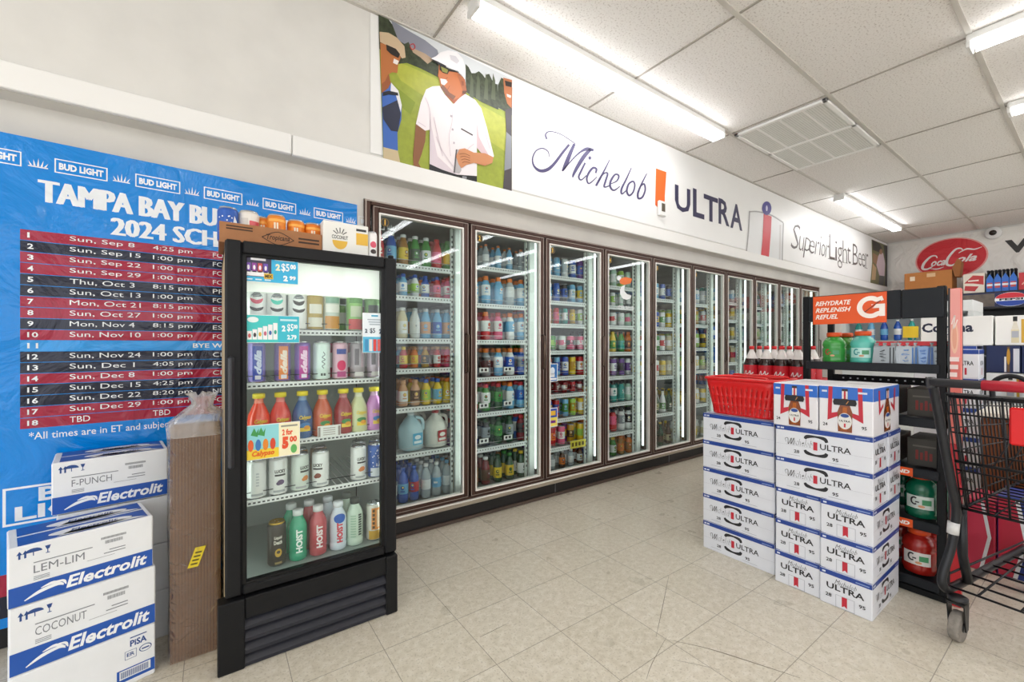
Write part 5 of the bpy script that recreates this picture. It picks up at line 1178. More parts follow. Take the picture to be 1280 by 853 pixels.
def art_end(m, f, L, H):
    f.rect(m, .001, H*.86, L-.001, H*.995, CB, 1); f.rect(m, .05*L, H*.90, .12*L, H*.95, mat('#dfe6f6', .4), 2); f.rect(m, .7*L, H*.90, .95*L, H*.93, mat('#8ea4d8', .4), 2)
    f.text(m, 'Michelob', .30*L, .66*H, .72*L, .80*H, CK, 2, shear=.45, bold=-.01, res=1); f.text(m, 'ULTRA', .14*L, .48*H, .86*L, .65*H, CK, 2, bold=.02)
    f.poly(m, [(.44*L, .07*H), (.49*L, .12*H), (.54*L, .07*H), (.54*L, .36*H), (.44*L, .36*H)], CR, 2); f.outline(m, .32*L, .02*H, .68*L, .37*H, .0015, CS_, 1)
    f.text(m, '28', .12*L, .24*H, .24*L, .34*H, CK, 2, bold=.02); f.text(m, '95', .76*L, .24*H, .88*L, .34*H, CK, 2, bold=.02)
def make_case():
    t = thing('beer_case', 'x', 'box', (0, 0, 0), 0, 'white and blue beer cases of the floor stack')
    m = MB(); m.box((-BL/2, -BWD/2, 0), (BL/2, BWD/2, BHT), CW_, .003); m.build('carton', t)
    m = MB()
    art_long(m, Fr((-BL/2, -BWD/2, 0), (1, 0, 0), (0, 0, 1)), BL, BHT); art_long(m, Fr((BL/2, BWD/2, 0), (-1, 0, 0), (0, 0, 1)), BL, BHT)
    art_end(m, Fr((-BL/2, BWD/2, 0), (0, -1, 0), (0, 0, 1)), BWD, BHT); art_end(m, Fr((BL/2, -BWD/2, 0), (0, 1, 0), (0, 0, 1)), BWD, BHT)
    f = Fr((-BL/2, -BWD/2, BHT), (1, 0, 0), (0, 1, 0)); f.rect(m, .002, .002, BL-.002, BWD-.002, mat('#d5dcef', .45), 1); f.rect(m, .002, .002, BL-.002, .02, CB, 2); f.rect(m, .002, BWD-.02, BL-.002, BWD-.002, CB, 2)
    m.build('print', t)
    return t
case0 = make_case(); used = [False]
def put_case(loc, rz, lab, grp='white and blue beer cases of the floor stack'):
    if not used[0]:
        used[0] = True; case0.location = loc; case0.rotation_euler = (0, 0, rz); case0['label'] = lab; case0['group'] = grp; return case0
    return dup(case0, loc, rz, lab, grp)
H2 = -PI/2
TIER = ['lowest', 'second lowest', 'middle', 'fourth', 'topmost']
random.seed(21)
for k in range(5):
    j = random.uniform(-.004, .004)
    put_case((2.305+BWD/2+j, 1.357-BL/2+j, k*(BHT-.0005)), H2+random.uniform(-.012, .012), f'{TIER[k]} white beer case of the stack under the red basket')
    put_case((2.305+BWD*1.5+.008+j, 1.357-BL/2-j, k*(BHT-.0005)), H2, f'{TIER[k]} case of the row behind the stack under the red basket')
X0 = 2.262
for k in range(3):
    dx = .006*k; 
    put_case((X0+BL/2+dx, .957-BWD/2, k*(BHT-.0005)), 0, f'{TIER[k]} end-on case between the basket stack and the outer corner')
    put_case((X0+BL/2+dx-.012, .957-BWD*1.5-.004, k*(BHT-.0005)), 0, f'{TIER[k]} end-on case at the outer corner of the floor stack')
for k in (3, 4):
    put_case((X0+BWD/2+.006, .957-BL/2, k*(BHT-.0005)), H2, f'{("lower", "upper")[k-3]} front case lying lengthwise beneath the two bottle cartons')
    put_case((X0+BWD*1.5+.014, .957-BL/2-.003, k*(BHT-.0005)), H2+.01, f'{("lower", "upper")[k-3]} rear case lying lengthwise beneath the two bottle cartons')
# two tall bottle cartons
CBL = mat('#2f6fd0', .35); AMB = mat('#8a4214', .25, coat=.5); AMB2 = mat('#b9611c', .25)
def carton_face(m, f, L, H, wide):
    f.rect(m, .001, .72*H, L-.001, .985*H, CBL, 1)
    if wide:
        for s in (-1, 1):
            cx = L*.5; f.poly(m, [(cx+s*L*.31, .985*H), (cx+s*L*.23, .985*H), (cx+s*L*.25, .42*H), (cx+s*L*.1, .46*H), (cx+s*L*.1, .38*H), (cx+s*L*.33, .26*H)], CR, 2)
        c = L*.5; s = L*.13
    else:
        for s in (-1, 1): cx = L*.5; f.poly(m, [(cx+s*L*.33, .93*H), (cx+s*L*.28, .93*H), (cx+s*L*.25, .55*H), (cx+s*L*.15, .65*H), (cx+s*L*.15, .57*H), (cx+s*L*.3, .42*H)], CR, 2)
        c = L*.5; s = L*.12
    def bottle(l):
        f.poly(m, [(c-s, .04*H), (c+s, .04*H), (c+s*1.05, .46*H), (c+s*.75, .58*H), (c+s*.42, .70*H), (c+s*.38, .9*H), (c-s*.38, .9*H), (c-s*.42, .70*H), (c-s*.75, .58*H), (c-s*1.05, .46*H)], AMB, l)
        f.poly(m, [(c-s*.5, .08*H), (c+s*.3, .08*H), (c+s*.3, .56*H), (c-s*.3, .56*H)], AMB2, l+1)
        f.ell(m, c, .27*H, s*1.0, .17*H, mat('#eceae6', .4), l+2); f.ell(m, c, .385*H, s*.6, .04*H, mat('#2f4f9a', .4), l+3); f.text(m, 'ULTRA', c-s*.8, .25*H, c+s*.8, .29*H, CK, l+3, bold=.02, res=1); f.rect(m, c-s*.12, .14*H, c+s*.12, .22*H, CR, l+3)
        f.rect(m, c-s*.4, .74*H, c+s*.4, .9*H, mat('#e9e6e4', .4), l+2); f.rect(m, c-s*.14, .74*H, c+s*.14, .9*H, CR, l+3); f.rect(m, c-s*.42, .9*H, c+s*.42, .95*H, mat('#3b2a2c', .4), l+2)
    bottle(3)
    if wide:
        f.poly(m, [(c-L*.2, .60*H), (c+L*.2, .60*H), (c+L*.22, .66*H), (c+L*.2, .73*H), (c-L*.2, .73*H), (c-L*.22, .66*H)], mat('#24242a', .5), 8); f.poly(m, [(c+L*.04, .63*H), (c+L*.08, .70*H), (c+L*.06, .70*H), (c+L*.02, .63*H)], mat('#c9884a', .4), 9)
        f.text(m, '24', .08*L, .13*H, .17*L, .20*H, CK, 2, bold=.02); f.text(m, '95', .80*L, .13*H, .89*L, .20*H, CK, 2, bold=.02); f.rect(m, .74*L, .86*H, .90*L, .9*H, mat('#dfe6f6', .4), 4); f.rect(m, .06*L, .86*H, .16*L, .9*H, mat('#dfe6f6', .4), 2)
def carton(label, loc, L, Dp, H, rz=0):
    t = thing('bottle_carton', label, 'box', loc, rz, 'tall beer bottle cartons on top of the floor stack')
    m = MB(); m.box((0, -L, 0), (Dp, 0, H), mat('#eeedf2', .4), .004); m.build('carton', t)
    m = MB(); carton_face(m, Fr((0, 0, 0), (0, -1, 0), (0, 0, 1)), L, H, True); carton_face(m, Fr((0, -L, 0), (1, 0, 0), (0, 0, 1)), Dp, H, False)
    m2 = Fr((0, 0, H), (0, -1, 0), (1, 0, 0)); m2.rect(m, .02, .03, L-.02, Dp-.03, mat('#f4f3f6', .4), 1); m2.ell(m, L*.5, Dp*.5, .05, .012, mat('#b7b4b8', .6), 2)
    m.build('print', t)
ZT = 5*(BHT-.0005)+.001
carton('tall bottle carton beside the red basket on the floor stack', (X0+.0, .965, ZT), .188, .37, .205)
carton('tall bottle carton at the outer corner of the floor stack', (X0+.0, .772, ZT), .195, .37, .208)
# ---- red shopping baskets
RED = mat('#e01d20', .32, coat=.2)
def basket(label, loc, rz, holes=True):
    t = thing('shopping_basket', label, 'basket', loc, rz, 'red plastic shopping baskets on the beer cases')
    L, Wd, H = .40, .27, .20
    def ring(z, f_):
        l, w = L*f_/2, Wd*f_/2; P = []; r = .04; n = 6
        for cx, cy, a0 in ((l-r, w-r, 0), (-l+r, w-r, PI/2), (-l+r, -w+r, PI), (l-r, -w+r, 1.5*PI)):
            for k in range(n): a = a0+PI/2*k/(n-1); P.append((cx+r*math.cos(a), cy+r*math.sin(a)))
        Q = []; N = 132; tot = [0]
        for i in range(len(P)): tot.append(tot[-1]+math.dist(P[i], P[(i+1) % len(P)]))
        j = 0
        for k in range(N):
            d = tot[-1]*k/N
            while tot[j+1] < d: j += 1
            u = (d-tot[j])/(tot[j+1]-tot[j]+1e-9); a, b = P[j], P[(j+1) % len(P)]; Q.append((a[0]+(b[0]-a[0])*u, a[1]+(b[1]-a[1])*u, z))
        return Q
    m = MB(); LV = [(0, .80), (.012, .81), (.05, .84), (.062, .85), (.10, .885), (.112, .895), (.15, .93), (.165, .94), (.2, .975)]
    R_ = [ring(z, f_) for z, f_ in LV]; N = 132; V = [p for r in R_ for p in r]; F = []
    for i in range(len(LV)-1):
        for k in range(N):
            if i in (1, 3, 5) and k % 3 == 1: continue
            F.append((i*N+k, i*N+(k+1) % N, (i+1)*N+(k+1) % N, (i+1)*N+k))
    F.append(tuple(range(N))[::-1]); m.add(V, F, RED, True); b = m.build('body', t)
    so = b.modifiers.new('thickness', 'SOLIDIFY'); so.thickness = .003
    m = MB(); m.tube(ring(H, .985), .008, RED, 8, closed=True); m.build('rim', t)
    for s in (-1, 1):
        m = MB(); m.tube(smooth_line([(-.15, s*.125, H+.004), (-.13, s*.11, H+.012), (0, s*.07, H+.014), (.13, s*.11, H+.012), (.15, s*.125, H+.004)], 5), .006, RED, 8); m.build('handle', t)
    m = MB(); f = Fr((-L*.43-.012, .03, .06), (0, -1, 0), (-.2, 0, .98)); m.build('tag', t) if 0 else None
    return t
basket('red plastic shopping basket on the left stack of beer cases', (2.305+.15, 1.355-.183, 5*BHT+.0), H2)

# ================================================================== BLACK DRINK RACK WITH ORANGE HEADER
RK = mat('#0d0f12', .5, spec=.25); RK2 = mat('#171b21', .5, spec=.3); ORG = mat('#e8560f', .38)
RX, RY0, RY1, RD, RH = 2.675, .428, .99, .38, 1.425
t = thing('drink_rack', 'black metal drink rack with an orange header board behind the beer cases', 'rack', (RX, 0, 0))
def post(x, y):
    m = MB(); m.box((x, y, .03), (x+.03, y+.03, RH), RK, .003); m.build('post', t)
for x in (0, RD-.03):
    for y in (RY0, RY1-.03): post(x, y)
m = MB(); m.box((-.012, RY0+.005, 1.283), (.004, .575, RH-.006), RK2, .003); m.box((-.010, .577, 1.283), (.004, RY1-.03, RH-.004), RK2, .003); m.build('header_panel', t)
m = MB(); f = Fr((-.0125, .96, 1.275), (0, -1, 0), (0, 0, 1)); m.box((-.016, .628, 1.268), (-.0125, .935, RH-.008), ORG, 0)
f = Fr((-.0165, .935, 1.268), (0, -1, 0), (0, 0, 1)); wv = mat('#fdf3ea', .4); HW, HH = .307, .149
for i, s_ in enumerate(('REHYDRATE', 'REPLENISH', 'REFUEL')): f.text(m, s_, .012, HH*(.66-.24*i), .012+(.155 if i < 2 else .10), HH*(.66-.24*i)+.024, wv, 1, shear=.3, bold=.025)
gx, gy = HW*.80, HH*.52
P = [(gx+.052*math.cos(a), gy+.052*math.sin(a)) for a in (PI*(.12+1.62*k/24) for k in range(25))]; f.stroke(m, [(gx+.048, gy+.042)]+[(gx+.043*math.cos(a), gy+.044*math.sin(a)) for a in (PI*(.30+1.42*k/14) for k in range(15))]+[(gx+.046, gy-.03)], .022, wv, 1)
f.rect(m, gx+.004, gy-.006, gx+.056, gy+.014, wv, 2); f.rect(m, gx+.034, gy-.046, gx+.056, gy-.006, wv, 3); f.poly(m, [(gx-.03, gy-.012), (gx+.0, gy+.004), (gx+.034, gy+.03), (gx+.012, gy-.002), (gx-.012, gy-.026)], ORG, 5); f.stroke(m, [(gx-.022, gy-.024), (gx+.005, gy), (gx+.04, gy+.03)], .004, mat('#6a2a12', .4), 6, sm=False)
m.build('header_sign', t)
for i, z in enumerate((1.05, .80, .565, .325, .06)):
    m = MB(); m.box((.0, RY0+.03, z-.012), (RD, RY1-.03, z), RK); m.box((-.012, RY0+.02, z-.022), (.002, RY1-.02, z+.02), RK2, .003)
    m.box((.002, RY0+.0, z-.02), (RD, RY0+.006, z+.018), RK); m.build('shelf', t)
    if i in (2, 3):
        m = MB(); f = Fr((-.0135, .69, z-.02), (0, -1, 0), (0, 0, 1)); m.box((-.0135, .535, z-.02), (-.012, .69, z+.018), ORG); f.text(m, 'BLEND', .05, .010, .145, .028, wv, 2, shear=.2, bold=.05); m.build('shelf_sign', t)
m = MB(); m.box((0, RY0, 0), (RD, RY1, .03), RK, .003); m.build('base', t)
m = MB(); m.box((RD-.03, RY0+.03, .945), (RD-.015, RY1-.03, .985), RK)
for q in range(13): m.box((RD-.0312, RY0+.07+q*.034, .962), (RD-.0302, RY0+.078+q*.034, .97), mat('#d9dde0', .5))
m.build('slotted_rail', t)
def sport_jug(name, label, loc, body, capc, lab1, lab2, s=1.0, rz=0.0):
    t = thing(name, label, 'bottle', loc, rz, 'big sports drink bottles on the black rack'); t.scale = (s,)*3
    B = mat(body, .2, coat=.35)
    m = MB(); m.lathe([(.05, 0), (.062, .008), (.064, .04), (.061, .05), (.064, .06), (.064, .105), (.058, .115), (.064, .128), (.060, .15), (.046, .172), (.034, .18), (.034, .188)], B, 28); m.build('body', t)
    m = MB(); m.lathe([(.036, .184), (.041, .186), (.041, .208), (.037, .212)], mat(capc, .4), 28); m.build('cap', t)
    m = MB(); f = Cyl(.0645, PI); f.rect(m, -.05, .05, .055, .11, mat(lab1, .4), 1, 14); 
    f.stroke(m, [(.012*math.cos(a)-.015, .085+.016*math.sin(a)) for a in (PI*(.3+1.4*k/8) for k in range(9))], .007, mat(lab2, .4), 3); f.rect(m, -.012, .078, .002, .084, mat(lab2, .4), 3); f.rect(m, .012, .07, .045, .095, mat('#4a9a6a', .4), 3, 6); f.ell(m, .01, .062, .012, .006, mat('#d9a07a', .4), 4); m.build('label', t)
Z1 = 1.051
sport_jug('sports_drink_jug', 'green sports drink jug with an orange lid on the top rack shelf', (RX+.075, .868, Z1), '#3f9e44', '#e4561c', '#3a9a42', '#c22f35', .82)
sport_jug('sports_drink_jug', 'second green jug half hidden behind the front green one', (RX+.22, .86, Z1), '#4a8a3e', '#d9531c', '#468a3c', '#a8333a', .82)
sport_jug('sports_drink_jug', 'turquoise sports drink jug with orange lid beside the green one', (RX+.08, .745, Z1), '#5cc4b4', '#e4561c', '#bfeae2', '#2f9a98', .84)
def pouch_pack(label, y, body, trim, w=.09, x=.05):
    t = thing('drink_multipack', label, 'multipack', (RX+x, y, Z1), 0, 'grey drink multipacks on the top rack shelf')
    m = MB(); n = 3; B = mat(body, .3, .3)
    for k in range(n): m.lathe([(w/6, 0), (w/5.4, .01), (w/5.4, .095), (w/7, .118)], B, 14, center=(.0, -w/2+w*(k+.5)/n)); m.lathe([(w/6, 0), (w/5.4, .01), (w/5.4, .095), (w/7, .118)], B, 14, center=(.04, -w/2+w*(k+.5)/n))
    m.build('cans', t)
    m = MB(); m.prism([(-.022, -w/2-.002, .006), (-.022, w/2+.002, .006), (-.018, w/2-.004, .1), (-.018, -w/2+.004, .1)], (.085, 0, 0), mat(body, .25, .2)); m.build('sleeve', t)
    m = MB(); m.prism([(-.014, -w/2+.006, .104), (-.014, w/2-.006, .104), (-.008, w/2-.012, .124), (-.008, -w/2+.012, .124)], (.06, 0, 0), mat('#c2303a', .4)); m.build('lid', t)
    m = MB(); f = Fr((-.0222, w/2, 0), (0, -1, 0), (.04, 0, 1)); f.EPS = .0012; random.seed(int(y*1000)); K = mat(trim, .4)
    for q in range(4): f.stroke(m, [(w*.3+random.uniform(0, w*.3), .03+q*.016+random.uniform(-.004, .006)) for _ in range(5)], .0025, K, 2)
    for q in range(2): f.rect(m, w*(.72+.14*q), .01, w*(.78+.14*q), .095, K, 1)
    m.build('print', t)
pouch_pack('grey drink multipack with red top beside the turquoise jug', .648, '#9aa2a6', '#3a3f44')
pouch_pack('grey drink multipack with blue stripes in the row on the rack', .565, '#aab2b8', '#3f74b8', .085)
pouch_pack('blue and grey striped drink multipack in the row on the rack', .505, '#7f9cc4', '#2f5fa8', .07)
pouch_pack('leaning grey drink multipack at the right end of the top rack shelf', .452, '#8f979b', '#34383c', .085)
for i, (lab, y, z, b, cp_, l1) in enumerate([('dark green sports drink jug with an orange lid on the lower rack shelf', .52, .346, '#12664a', '#e4501a', '#d9e4dd'), ('dark green jug beside the beer cases on the lower rack shelf', .66, .346, '#12604a', '#d84a22', '#cfdcd4'), ('red punch jug with orange lid on the lowest rack shelf', .53, .081, '#a8231c', '#e6501c', '#ece8e4'),
                                            ('red punch jug near the beer cases on the lowest rack shelf', .67, .081, '#9c1f1a', '#de4a1c', '#e6e2de')]):
    sport_jug('sports_drink_jug', lab, (RX+.075, y, z), b, cp_, l1, '#2b2b2e', .98)
    sport_jug('sports_drink_jug', 'further '+('green' if i < 2 else 'red')+' jug behind the one at the '+('outer' if i % 2 == 0 else 'inner')+' side of the '+('lower' if i < 2 else 'lowest')+' rack shelf', (RX+.215, y-.012, z), b, cp_, l1, '#2b2b2e', .98)
for i, (lab, y, z) in enumerate([('beige carton with red marks on the second rack shelf', .51, .82), ('beige carton beside the marked one on the second rack shelf', .66, .82), ('grey beige carton with red marks on the middle rack shelf', .51, .585), ('grey beige carton at the inner side of the middle rack shelf', .66, .585)]):
    t = thing('drink_carton', lab, 'box', (RX+.06, y, z), 0, 'beige cartons on the rack shelves')
    m = MB(); m.box((0, -.06, 0), (.22, .06, .13), mat('#4a4741', .6), .003); m.build('carton', t)
    m = MB(); f = Fr((0, .06, 0), (0, -1, 0), (0, 0, 1)); [f.rect(m, .03+q*.016, .03, .04+q*.016, .075-.01*(q % 2), mat('#8a2f2a', .5), 1) for q in range(4)]; f.rect(m, .02, .09, .1, .098, mat('#6a665c', .5), 1); m.build('print', t)
# pink and red end panel to the right of the rack
t = thing('display_panel', 'narrow salmon red display panel standing beside the black drink rack', 'display panel', (RX+.01, .408, 0))
PK = mat('#e8776c', .45); PK2 = mat('#f0a29a', .45); RD_ = mat('#c01a26', .4)
m = MB(); m.box((0, -.025, 0), (.035, .013, .72), RD_, .002); m.box((0, -.025, .72), (.035, .013, 1.41), PK, .002); m.build('panel', t)
m = MB(); m.box((-.002, .008, 0), (.037, .0145, 1.412), BLACK); m.build('edge_strip', t)
m = MB(); f = Fr((-.0005, .013, 0), (0, -1, 0), (0, 0, 1)); f.rect(m, .001, 1.1, .036, 1.408, PK2, 1); f.ell(m, .019, 1.19, .012, .07, mat('#f4c0a4', .4), 2); f.ell(m, .019, 1.19, .007, .05, mat('#eaa48a', .4), 3)
f.stroke(m, [(.01, 1.25), (.02, 1.29), (.016, 1.23), (.028, 1.27)], .004, mat('#fbe4dc', .4), 4)
for q in range(3): f.rect(m, .004, 1.085-.034*q, .033-.003*q, 1.105-.034*q, mat('#f8e2dc', .4), 3)
f.stroke(m, [(.012, .90), (.018, .95), (.024, .9), (.014, .925), (.026, .93)], .003, mat('#c03a4a', .4), 3); m.build('print', t)

# ================================================================== COLA DISPLAY BEHIND THE CASES
t = thing('cola_display', 'red cola display bin behind the red basket holding capped bottles', 'display', (3.08, 0, 0))
CRD = mat('#d4262b', .4)
m = MB(); m.box((0, 1.13, 0), (.42, 1.53, .80), CRD, .004); m.build('body', t)
m = MB(); m.box((-.01, 1.12, .80), (.0, 1.54, .93), CRD); m.box((.42, 1.12, .80), (.43, 1.54, .93), CRD); m.box((0, 1.12, .80), (.42, 1.13, .93), CRD); m.box((0, 1.53, .80), (.42, 1.54, .93), CRD); m.box((0, 1.13, .80), (.42, 1.53, .81), CRD); m.build('tray', t)
m = MB(); f = Fr((-.0105, 1.54, .8), (0, -1, 0), (0, 0, 1)); f.rect(m, .23, .06, .245, .125, mat('#f4e6e4', .4), 1); f.rect(m, .02, .03, .2, .1, mat('#e0504e', .4), 1); f.stroke(m, [(.03, .06), (.08, .08), (.12, .055), (.18, .08)], .008, mat('#f0c8c4', .4), 2); m.build('print', t)
KOLA = mat('#2a1210', .12, coat=.5); KL = mat('#cf1f2e', .35)
def cola(loc, lab):
    t = thing('cola_bottle', lab, 'bottle', loc, 0, 'cola bottles in the red display')
    m = MB(); m.lathe([(.04, 0), (.05, .01), (.05, .08), (.0505, .085), (.0505, .205), (.05, .21), (.04, .25), (.02, .295), (.013, .31), (.013, .318)], [KOLA]*6+[mat('#e6e0dc', .15, coat=.4)]*3, 20); m.build('body', t)
    m = MB(); m.lathe([(.0515, .085), (.0515, .205)], KL, 20, cap=False); f = Cyl(.0517, PI); f.stroke(m, [(-.03, .14), (-.015, .165), (-.012, .14), (.004, .15), (.012, .165), (.016, .14), (.032, .155)], .006, mat('#f6e6e4', .4), 1); m.build('label', t)
    m = MB(); m.lathe([(.0145, .315), (.0165, .317), (.0165, .336), (.013, .338)], mat('#d8242a', .4), 16); m.build('cap', t)
for r in range(3):
    for k, y in enumerate((1.185, 1.285, 1.383, 1.482)):
        row = ('front', 'second', 'rear')[r]
        cola((3.14+r*.115, y, .812), f'red capped cola bottle, {ORD[3-k]} from left in the {row} row of the red display')

# ================================================================== SHOPPING CART
ct = thing('shopping_cart', 'black wire shopping cart with a red handle at the right edge', 'shopping cart', (2.34, .41, 0), math.radians(-7.2))
ST = mat('#2b2c2f', .35, .5); WR = mat('#202124', .35, .4); PLR = mat('#e3151b', .35)
def tubes(name, lst, r, mm, n=8, parent=ct):
    m = MB()
    for pts in lst: m.tube(pts, r, mm, n)
    return m.build(name, parent)
def frame_side(b, s):
    p = [(.0, b, 1.0), (.015, b, .96), (.055, b-s*.035, .62), (.075, b-s*.045, .5), (.06, b-s*.035, .36), (.025, b-s*.02, .25), (.03, b-s*.022, .2), (.1, b-s*.03, .185), (.45, b-s*.05, .19), (.85, b-s*.075, .2)]
    return smooth_line(p, 5)
tubes('side_tube', [frame_side(0, 1)], .0155, ST, 10); tubes('side_tube', [frame_side(-.54, -1)], .0155, ST, 10)
tubes('upright', [[(.16, -.055, .2), (.12, -.05, .32), (.11, -.05, .52)]], .016, ST, 10); tubes('upright', [[(.16, -.485, .2), (.12, -.49, .32), (.11, -.49, .52)]], .016, ST, 10)
tubes('handle', [[(0, .008, 1.01), (0, -.548, 1.01)]], .0165, mat('#38383b', .5), 12)
m = MB(); m.tube([(0, -.135, 1.01), (0, -.40, 1.01)], .0195, mat('#c4283a', .4), 14); m.build('handle_grip', ct)
m = MB(); m.box((-.012, -.005, .985), (.02, .02, 1.03), mat('#38383b', .5), .006); m.box((-.012, -.56, .985), (.02, -.535, 1.03), mat('#38383b', .5), .006); m.build('handle_bracket', ct)
m = MB(); m.tube([(.066, -.04, .455), (.063, -.038, .41)], .0185, mat('#dcdcdc', .35), 12); m.build('white_clip', ct)
def lerp(a, b, u): return tuple(x+(y-x)*u for x, y in zip(a, b))
# basket: side panels, floor, front, back gate
BT0, BT1 = (.05, -.022, .965), (.86, -.085, .90); BB0, BB1 = (.075, -.06, .515), (.82, -.11, .56)
def mirror(p): return (p[0], -.54-p[1], p[2])
for s in (0, 1):
    g = (lambda p: p) if s == 0 else mirror; L_ = []
    for k in range(24): u = k/23; L_.append([g(lerp(BT0, BT1, u)), g(lerp(BB0, BB1, u))])
    for k in range(5): v = .2*k+.1; L_.append([g(lerp(BT0, BB0, v)), g(lerp(BT1, BB1, v))])
    tubes('side_panel', L_, .0027, WR, 5)
    tubes('rim', [[g(BT0), g(BT1)], [g(BB0), g(BB1)]], .006, WR, 7)
L_ = []
for k in range(18): u = k/17; L_.append([lerp(BB0, BB1, u), mirror(lerp(BB0, BB1, u))])
for k in range(1, 5): v = k/5; L_.append([lerp(BB0, mirror(BB0), v), lerp(BB1, mirror(BB1), v)])
tubes('basket_floor', L_, .003, WR, 5)
L_ = []
for k in range(15): u = k/14; L_.append([lerp(BT1, mirror(BT1), u), lerp(BB1, mirror(BB1), u)])
for k in range(6): v = k/5; L_.append([lerp(BT1, BB1, v), mirror(lerp(BT1, BB1, v))])
tubes('front_panel', L_, .0028, WR, 5)
L_ = []
for k in range(8): u = .04+k*.131; L_.append([lerp(BT0, mirror(BT0), u), lerp(BB0, mirror(BB0), u)])
for k in range(7): v = k/6*.98+.01; L_.append([lerp(BT0, BB0, v), mirror(lerp(BT0, BB0, v))])
gate = tubes('back_gate', L_, .0036, WR, 6)
tubes('gate_rod', [[(.052, -.03, .955), (.052, -.51, .955)]], .006, WR, 8); tubes('gate_rod', [[(.065, -.045, .70), (.065, -.495, .70)]], .006, WR, 8)
m = MB(); m.box((.02, -.42, .80), (.034, -.195, .935), PLR, .012); m.build('child_seat_flap', ct)
L_ = []
for k in range(9): b = -.14-k*.036; L_.append([(.075, b, .69), (.26, b, .76), (.30, b, .93)])
tubes('child_seat', L_, .0028, WR, 5)
tubes('carry_loop', [smooth_line([(.30, -.09, .93), (.30, -.09, 1.0), (.30, -.12, 1.03), (.30, -.16, 1.03), (.30, -.19, 1.0), (.30, -.19, .93)], 5)], .009, WR, 8)
L_ = []
for k in range(9): u = k/8; L_.append([(.06+u*.76, -.03-u*.04, .2), (.06+u*.76, -.51+u*.04, .2)])
for k in range(1, 5): L_.append([(.06, -.54*k/5, .2), (.82, -.54*k/5, .205)])
L_.append([(.05, -.03, .25), (.8, -.09, .25)]); L_.append([(.16, -.25, .2), (.17, -.26, .17), (.18, -.27, .2)])
tubes('lower_tray', L_, .0042, WR, 6)
def caster(x, y):
    h = MB(); h.lathe([(.022, .15), (.03, .155), (.03, .172), (.02, .176)], mat('#3a3a3c', .4, .6), 16, center=(x, y))
    for s in (-1, 1): h.prism([(x-.028, y+s*.022, .15), (x+.02, y+s*.022, .15), (x+.014, y+s*.022, .05), (x-.008, y+s*.022, .046)], (0, .004*s, 0), mat('#2c2c2e', .4, .5))
    h.box((x-.03, y-.026, .147), (x+.022, y+.026, .155), mat('#2c2c2e', .4, .5)); fk = h.build('caster_fork', ct)
    w = MB(); w.T = Matrix.Translation((x, y, .0575)) @ Matrix.Rotation(PI/2, 4, 'X'); w.lathe([(.045, -.016), (.054, -.0155), (.0575, -.010), (.0575, .010), (.054, .0155), (.045, .016)], mat('#8d8780', .8, vary=.2, vscale=80), 28); w.lathe([(.0, -.018), (.018, -.018), (.018, .018), (.0, .018)], mat('#3a3a3c', .4, .6), 12, cap=False); w.build('caster_wheel', fk)
for x, y in ((.055, -.055), (.055, -.49), (.80, -.10), (.80, -.44)): caster(x, y)

# ================================================================== DRINK PACKS ON THE FLOOR BEHIND THE CART
def pack(name, label, loc, dims, col, band, grp, rz=0.0, kind=0):
    t = thing(name, label, 'box', loc, rz, grp)
    x, y, z = dims
    m = MB(); m.box((0, -y, 0), (x, 0, z), mat(col, .42), .004); m.build('carton', t)
    m = MB()
    for f, L in ((Fr((0, 0, 0), (0, -1, 0), (0, 0, 1)), y), (Fr((0, -y, 0), (1, 0, 0), (0, 0, 1)), x)):
        if kind == 0: f.rect(m, .004, z*.62, L-.004, z*.98, mat(band, .42), 1); f.ell(m, L*.5, z*.35, L*.22, z*.16, mat(band, .42), 1); f.rect(m, L*.1, z*.06, L*.5, z*.11, mat(band, .42), 1)
        elif kind == 1: f.poly(m, [(.004, .004), (L*.45, .004), (L*.75, z*.5), (L*.5, z-.004), (.004, z-.004)], mat(band, .42), 1); f.poly(m, [(L*.45, .004), (L*.58, .004), (L*.88, z*.5), (L*.63, z-.004), (L*.5, z-.004), (L*.75, z*.5)], mat('#eef0f4', .42), 2)
        elif kind == 2: f.rect(m, .002, z*.84, L-.002, z*.99, mat(band, .42), 1); f.text(m, 'ULTRA', L*.2, z*.45, L*.8, z*.6, CK, 1, bold=.02, res=1); f.rect(m, L*.46, z*.12, L*.54, z*.36, CR, 1)
    m.build('print', t)
    return t
gpk = 'drink packs stacked on the floor behind the cart'
pack('soda_pack', 'crimson soda pack standing nearest the drink rack behind the cart', (3.22, .44, 0), (.26, .10, .36), '#b01838', '#d8415c', gpk, 0, 1)
pack('soda_pack', 'red, white and blue soda pack beside the crimson one', (3.24, .335, 0), (.25, .115, .40), '#23398a', '#c22a44', gpk, 0, 1)
pack('soda_pack', 'pink soda pack low on the floor behind the cart', (3.5, .20, 0), (.40, .16, .24), '#ec7488', '#f3a0ac', gpk, 0, 0)
pack('soda_pack', 'navy soda pack on top of the pink one behind the cart', (3.5, .20, .242), (.40, .16, .16), '#1c2a6a', '#31479a', gpk, 0, 0)
pack('soda_pack', 'blue and white pack on the floor right of the pink one', (3.5, .03, 0), (.40, .15, .26), '#3c6fb8', '#e2e8f0', gpk, 0, 0)
